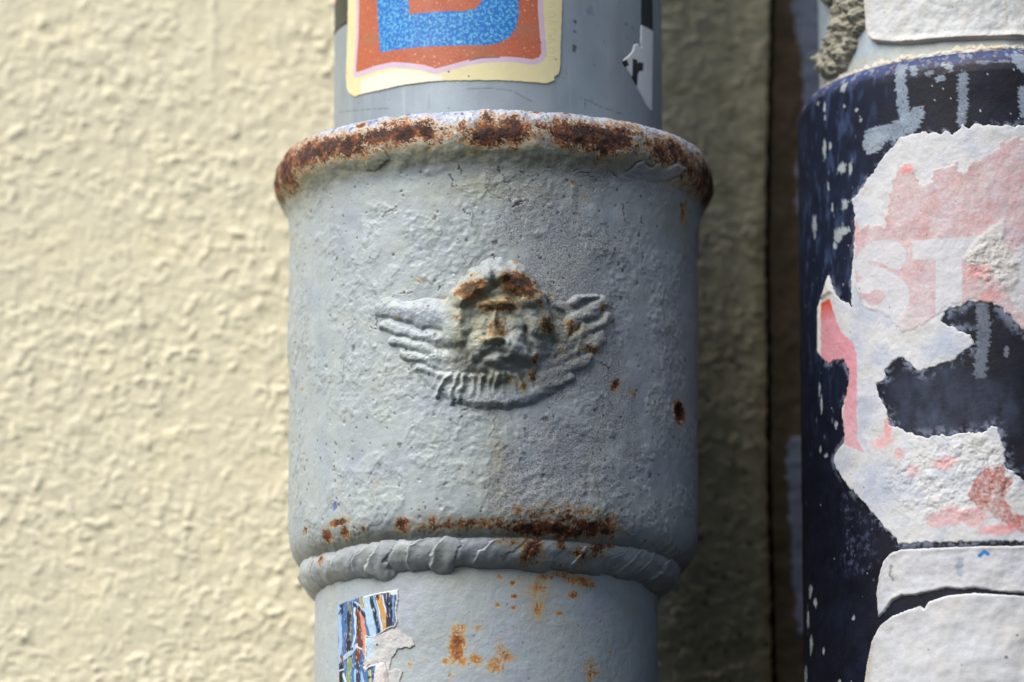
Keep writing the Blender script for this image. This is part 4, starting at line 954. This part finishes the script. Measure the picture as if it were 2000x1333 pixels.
sticker("mortar_crust", INN, mor, paint_mor, M_MORTAR, pale, 4, 1.5, 7.0, 10, 817, label="crumbly grey mortar crust stuck to the left edge")
pap = P([(1693, -90), (1694, 20), (1697, 60), (1702, 76), (1712, 84), (1750, 88), (1800, 85), (1860, 80), (1930, 77), (2000, 76), (2100, 78), (2100, -90)])
def paint_pap(a, b, sd_, h, rgh):
    col = full(a.shape, L(198, 201, 203)); n = fbm(a, b, 50, 3, 821); over(col, sm(0, 0.6, n)*0.4, L(204, 202, 194)); over(col, sm(0.2, 0.6, fbm(a, b, 26, 3, 822))*0.3, L(194, 188, 174))
    over(col, specks(a, b, 30, 823, 0.3, 0.8, 2)*0.7, L(96, 92, 84)); over(col, sm(14, 1, sd_)*0.35, L(196, 182, 158))
    d = sdline(a, b, P([(1966, -20), (1965, 30), (1970, 60)])); over(col, sm(3, 0.5, d+fbm(a, b, 8, 2, 824)*3)*0.5, L(170, 160, 140))
    h += fbm(a, b, 46, 4, 825)*4+3+sm(20, 0, sd_)*5
    return col, h, rgh
sticker("white_paper_sticker", INN, pap, paint_pap, M_PAPER, pale, 5.0, 1.9, 1.2, 12, 826, label="thick blank white paper sticker with its lower edge lifting")
# lumpy bead of old paint where the two pipes meet
T = np.arange(-1.7, 1.7, 2.2/INN.R); t = np.linspace(0, 1, 26)[:, None]
A = INN.R*T[None]+0*t
bq0 = np_[0][1]-16; lump = fbm(A, t*20, 30, 4, 831, 0.6)
wd = 13+lump*12+10*np.exp(-((A-INN.inv(1895, 90)[0])/26)**2)
bb = np_[0][1]+2-(1-t)*wd
R = INN.R-1+np.sin(np.pi*np.clip(t*0.6+0.02, 0, 1))*(8+lump*7)+fbm(A, bb, 9, 3, 832)*1.6
V = np.stack([INN.cx+R*np.sin(T), INN.cy-R*np.cos(T), -bb], -1)
col = full(A.shape, L(196, 192, 176)); n = fbm(A, bb, 18, 3, 833); over(col, sm(0, 0.5, n)*0.7, L(168, 176, 180)); over(col, sm(0.1, -0.4, n)*0.5, L(172, 146, 122))
grid_mesh("paint_bead", V, M_IRON, pale, col, np.zeros(A.shape)+0.1, np.zeros(A.shape))

# ------------------------------------------------------------------ 4. walls behind
YW = 905.0
def crack_x(z):
    zs = [float(plane_inv(1500, Y, YW)[1]) for Y in (1333, 1100, 900, 700, 500, 200, 0)]
    xs_ = [float(plane_inv(X, 600, YW)[0]) for X in (1504, 1501, 1497, 1500, 1498, 1506, 1513)]
    return np.interp(z, zs, xs_)
zt = float(plane_inv(1000, -40, YW)[1]); zb = float(plane_inv(1000, 1373, YW)[1])
x0 = float(plane_inv(-40, 600, YW)[0])
wall = thing("cream_wall", "cream rough rendered house wall behind the pipes, left of the long vertical crack", "wall", (x0, YW, zb-2000))
zz = steps(zb, zt, 3.3, zb-2200, zt+2200)[::-1]
uu = np.concatenate([np.linspace(x0-3000, x0-500, 16)[:-1], np.arange(x0-500, x0-6, 12), np.arange(x0, 540, 3.3)])
X_, Z_ = np.meshgrid(uu, zz)
def stucco(x, z, seed):
    wx = x+fbm(x, z, 34, 3, seed)*20; wz = z+fbm(x, z, 34, 3, seed+1)*20
    f1, r1, _ = worley(wx, wz*1.15, 31, seed+2)
    f2, r2, _ = worley(wx+9, wz, 17, seed+3)
    n1 = fbm(wx, wz*1.1, 26, 4, seed+4, 0.6); n2 = fbm(wx*0.8, wz*1.25, 90, 2, seed+5)
    return (np.where(r1 > 0.4, sm(0.6, 0.05, f1)*(r1*10-1.5), 0)+np.where(r2 > 0.45, sm(0.55, 0.05, f2)*(r2*5.5), 0)
            + np.maximum(n1+0.05, 0)*7+n2*3+fbm(x, z, 10, 2, seed+6)*1.1)
h = stucco(X_, Z_, 901)*0.55
h *= 0.8+0.5*fbm(X_, Z_, 260, 2, 906)
xl_ = plane_inv(414, 100, YW)[0]; zl_ = plane_inv(414, 170, YW)[1]
h += 1.5*np.exp(-((X_-xl_+fbm(X_, Z_, 60, 2, 907)*6)/7)**2)*sm(zl_-20, zl_+40, Z_)+1*sm(-30, 30, xl_-X_)*sm(zl_-200, zl_, Z_)
col = full(X_.shape, L(236, 229, 202)); n = fbm(X_, Z_, 160, 3, 908)
over(col, sm(0, 0.7, n)*0.35, L(228, 222, 192, 0.9)); over(col, sm(0, -0.7, n)*0.3, L(238, 229, 190, 0.96))
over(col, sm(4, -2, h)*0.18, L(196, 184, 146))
# gap shade painted into the strip beside the crack, darker downwards, plus mottled grime
cx_ = crack_x(Z_)
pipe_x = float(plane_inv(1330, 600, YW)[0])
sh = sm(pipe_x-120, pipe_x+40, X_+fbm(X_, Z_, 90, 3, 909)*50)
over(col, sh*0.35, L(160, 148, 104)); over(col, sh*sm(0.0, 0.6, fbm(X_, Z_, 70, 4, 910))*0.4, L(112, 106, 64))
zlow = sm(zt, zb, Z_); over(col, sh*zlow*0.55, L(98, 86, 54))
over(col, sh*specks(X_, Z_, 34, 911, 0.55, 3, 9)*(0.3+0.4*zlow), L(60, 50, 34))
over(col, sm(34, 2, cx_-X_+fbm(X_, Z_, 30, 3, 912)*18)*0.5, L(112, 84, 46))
edge_ = X_ > 0
# the right-hand edge of this render follows the crack and turns back into it
tgt = cx_-4+fbm(Z_*0+7, Z_, 26, 4, 913, 0.6)*5
base = np.where(X_ > 300, 300+(X_-300)*(tgt-300)/(uu[-1]-300), X_)
Yv = YW-h
V = np.stack([base, Yv, Z_], -1)
c0 = V[:, -1:].copy(); c1 = c0.copy(); c1[..., 1] = YW+8; c1[..., 0] += 1; c2 = c0.copy(); c2[..., 1] = YW+60; c2[..., 0] += 2; c3 = c2.copy(); c3[..., 0] += 40
lb0 = V[:, :1].copy(); lb0[..., 1] = YW+400
V = np.concatenate([lb0, V, c1, c2, c3], 1)
dkc = np.broadcast_to(L(70, 52, 32), col[:, -1:].shape)
col = np.concatenate([col[:, :1], col, dkc, dkc*0.7, dkc*0.6], 1)
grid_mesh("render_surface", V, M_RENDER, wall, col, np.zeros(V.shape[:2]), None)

wall2 = thing("brown_wall", "brown wall strip with smeared grey blue paint, right of the long vertical crack", "wall", (800, YW, zb-2000))
uu = np.concatenate([np.arange(540, 1180, 4.0), np.linspace(1180, 3600, 14)])
zz = steps(zb, zt, 4.0, zb-2200, zt+2200)[::-1]
X_, Z_ = np.meshgrid(uu, zz)
h = fbm(X_, Z_, 40, 4, 921)*3.5+fbm(X_, Z_, 130, 2, 922)*3
cx_ = crack_x(Z_)+7+fbm(Z_*0+3, Z_, 30, 4, 923, 0.6)*5
base = np.where(X_ < 700, cx_+(X_-540)*(700-cx_)/160.0, X_)
col = full(X_.shape, L(92, 80, 64)); n = fbm(base, Z_, 60, 4, 924); over(col, sm(0, 0.6, n)*0.5, L(80, 64, 48)); over(col, sm(0, -0.6, n)*0.4, L(110, 98, 82))
WP = lambda pts: np.stack(plane_inv(np.array([p[0] for p in pts]), np.array([p[1] for p in pts]), YW), 1)
rag = fbm(base, Z_, 34, 4, 925, 0.6)*14
pm = np.maximum(sdpoly(base, Z_, WP([(1551, -400), (1551, 60), (1568, 90), (1570, 180), (1560, 300), (1556, 420), (1700, 420), (1700, -400)])), sdpoly(base, Z_, WP([(1545, 850), (1534, 900), (1540, 960), (1550, 1100), (1556, 1200), (1560, 1240), (1700, 1240), (1700, 850)])))+rag
m = sm(-2, 2, pm); over(col, m, L(132, 142, 164)); over(col, m*sm(0, 0.6, fbm(base, Z_, 30, 3, 926))*0.5, L(112, 116, 132)); h += m*2.5
V = np.stack([base, YW+6-h, Z_], -1)
l0 = V[:, :1].copy(); l0[..., 1] = YW+70
r0 = V[:, -1:].copy(); r0[..., 1] = YW+400
V = np.concatenate([l0, V, r0], 1); col = np.concatenate([np.broadcast_to(L(60, 44, 30), col[:, :1].shape), col, col[:, -1:]], 1)
grid_mesh("render_surface", V, M_RENDER, wall2, col, np.zeros(V.shape[:2]), None)
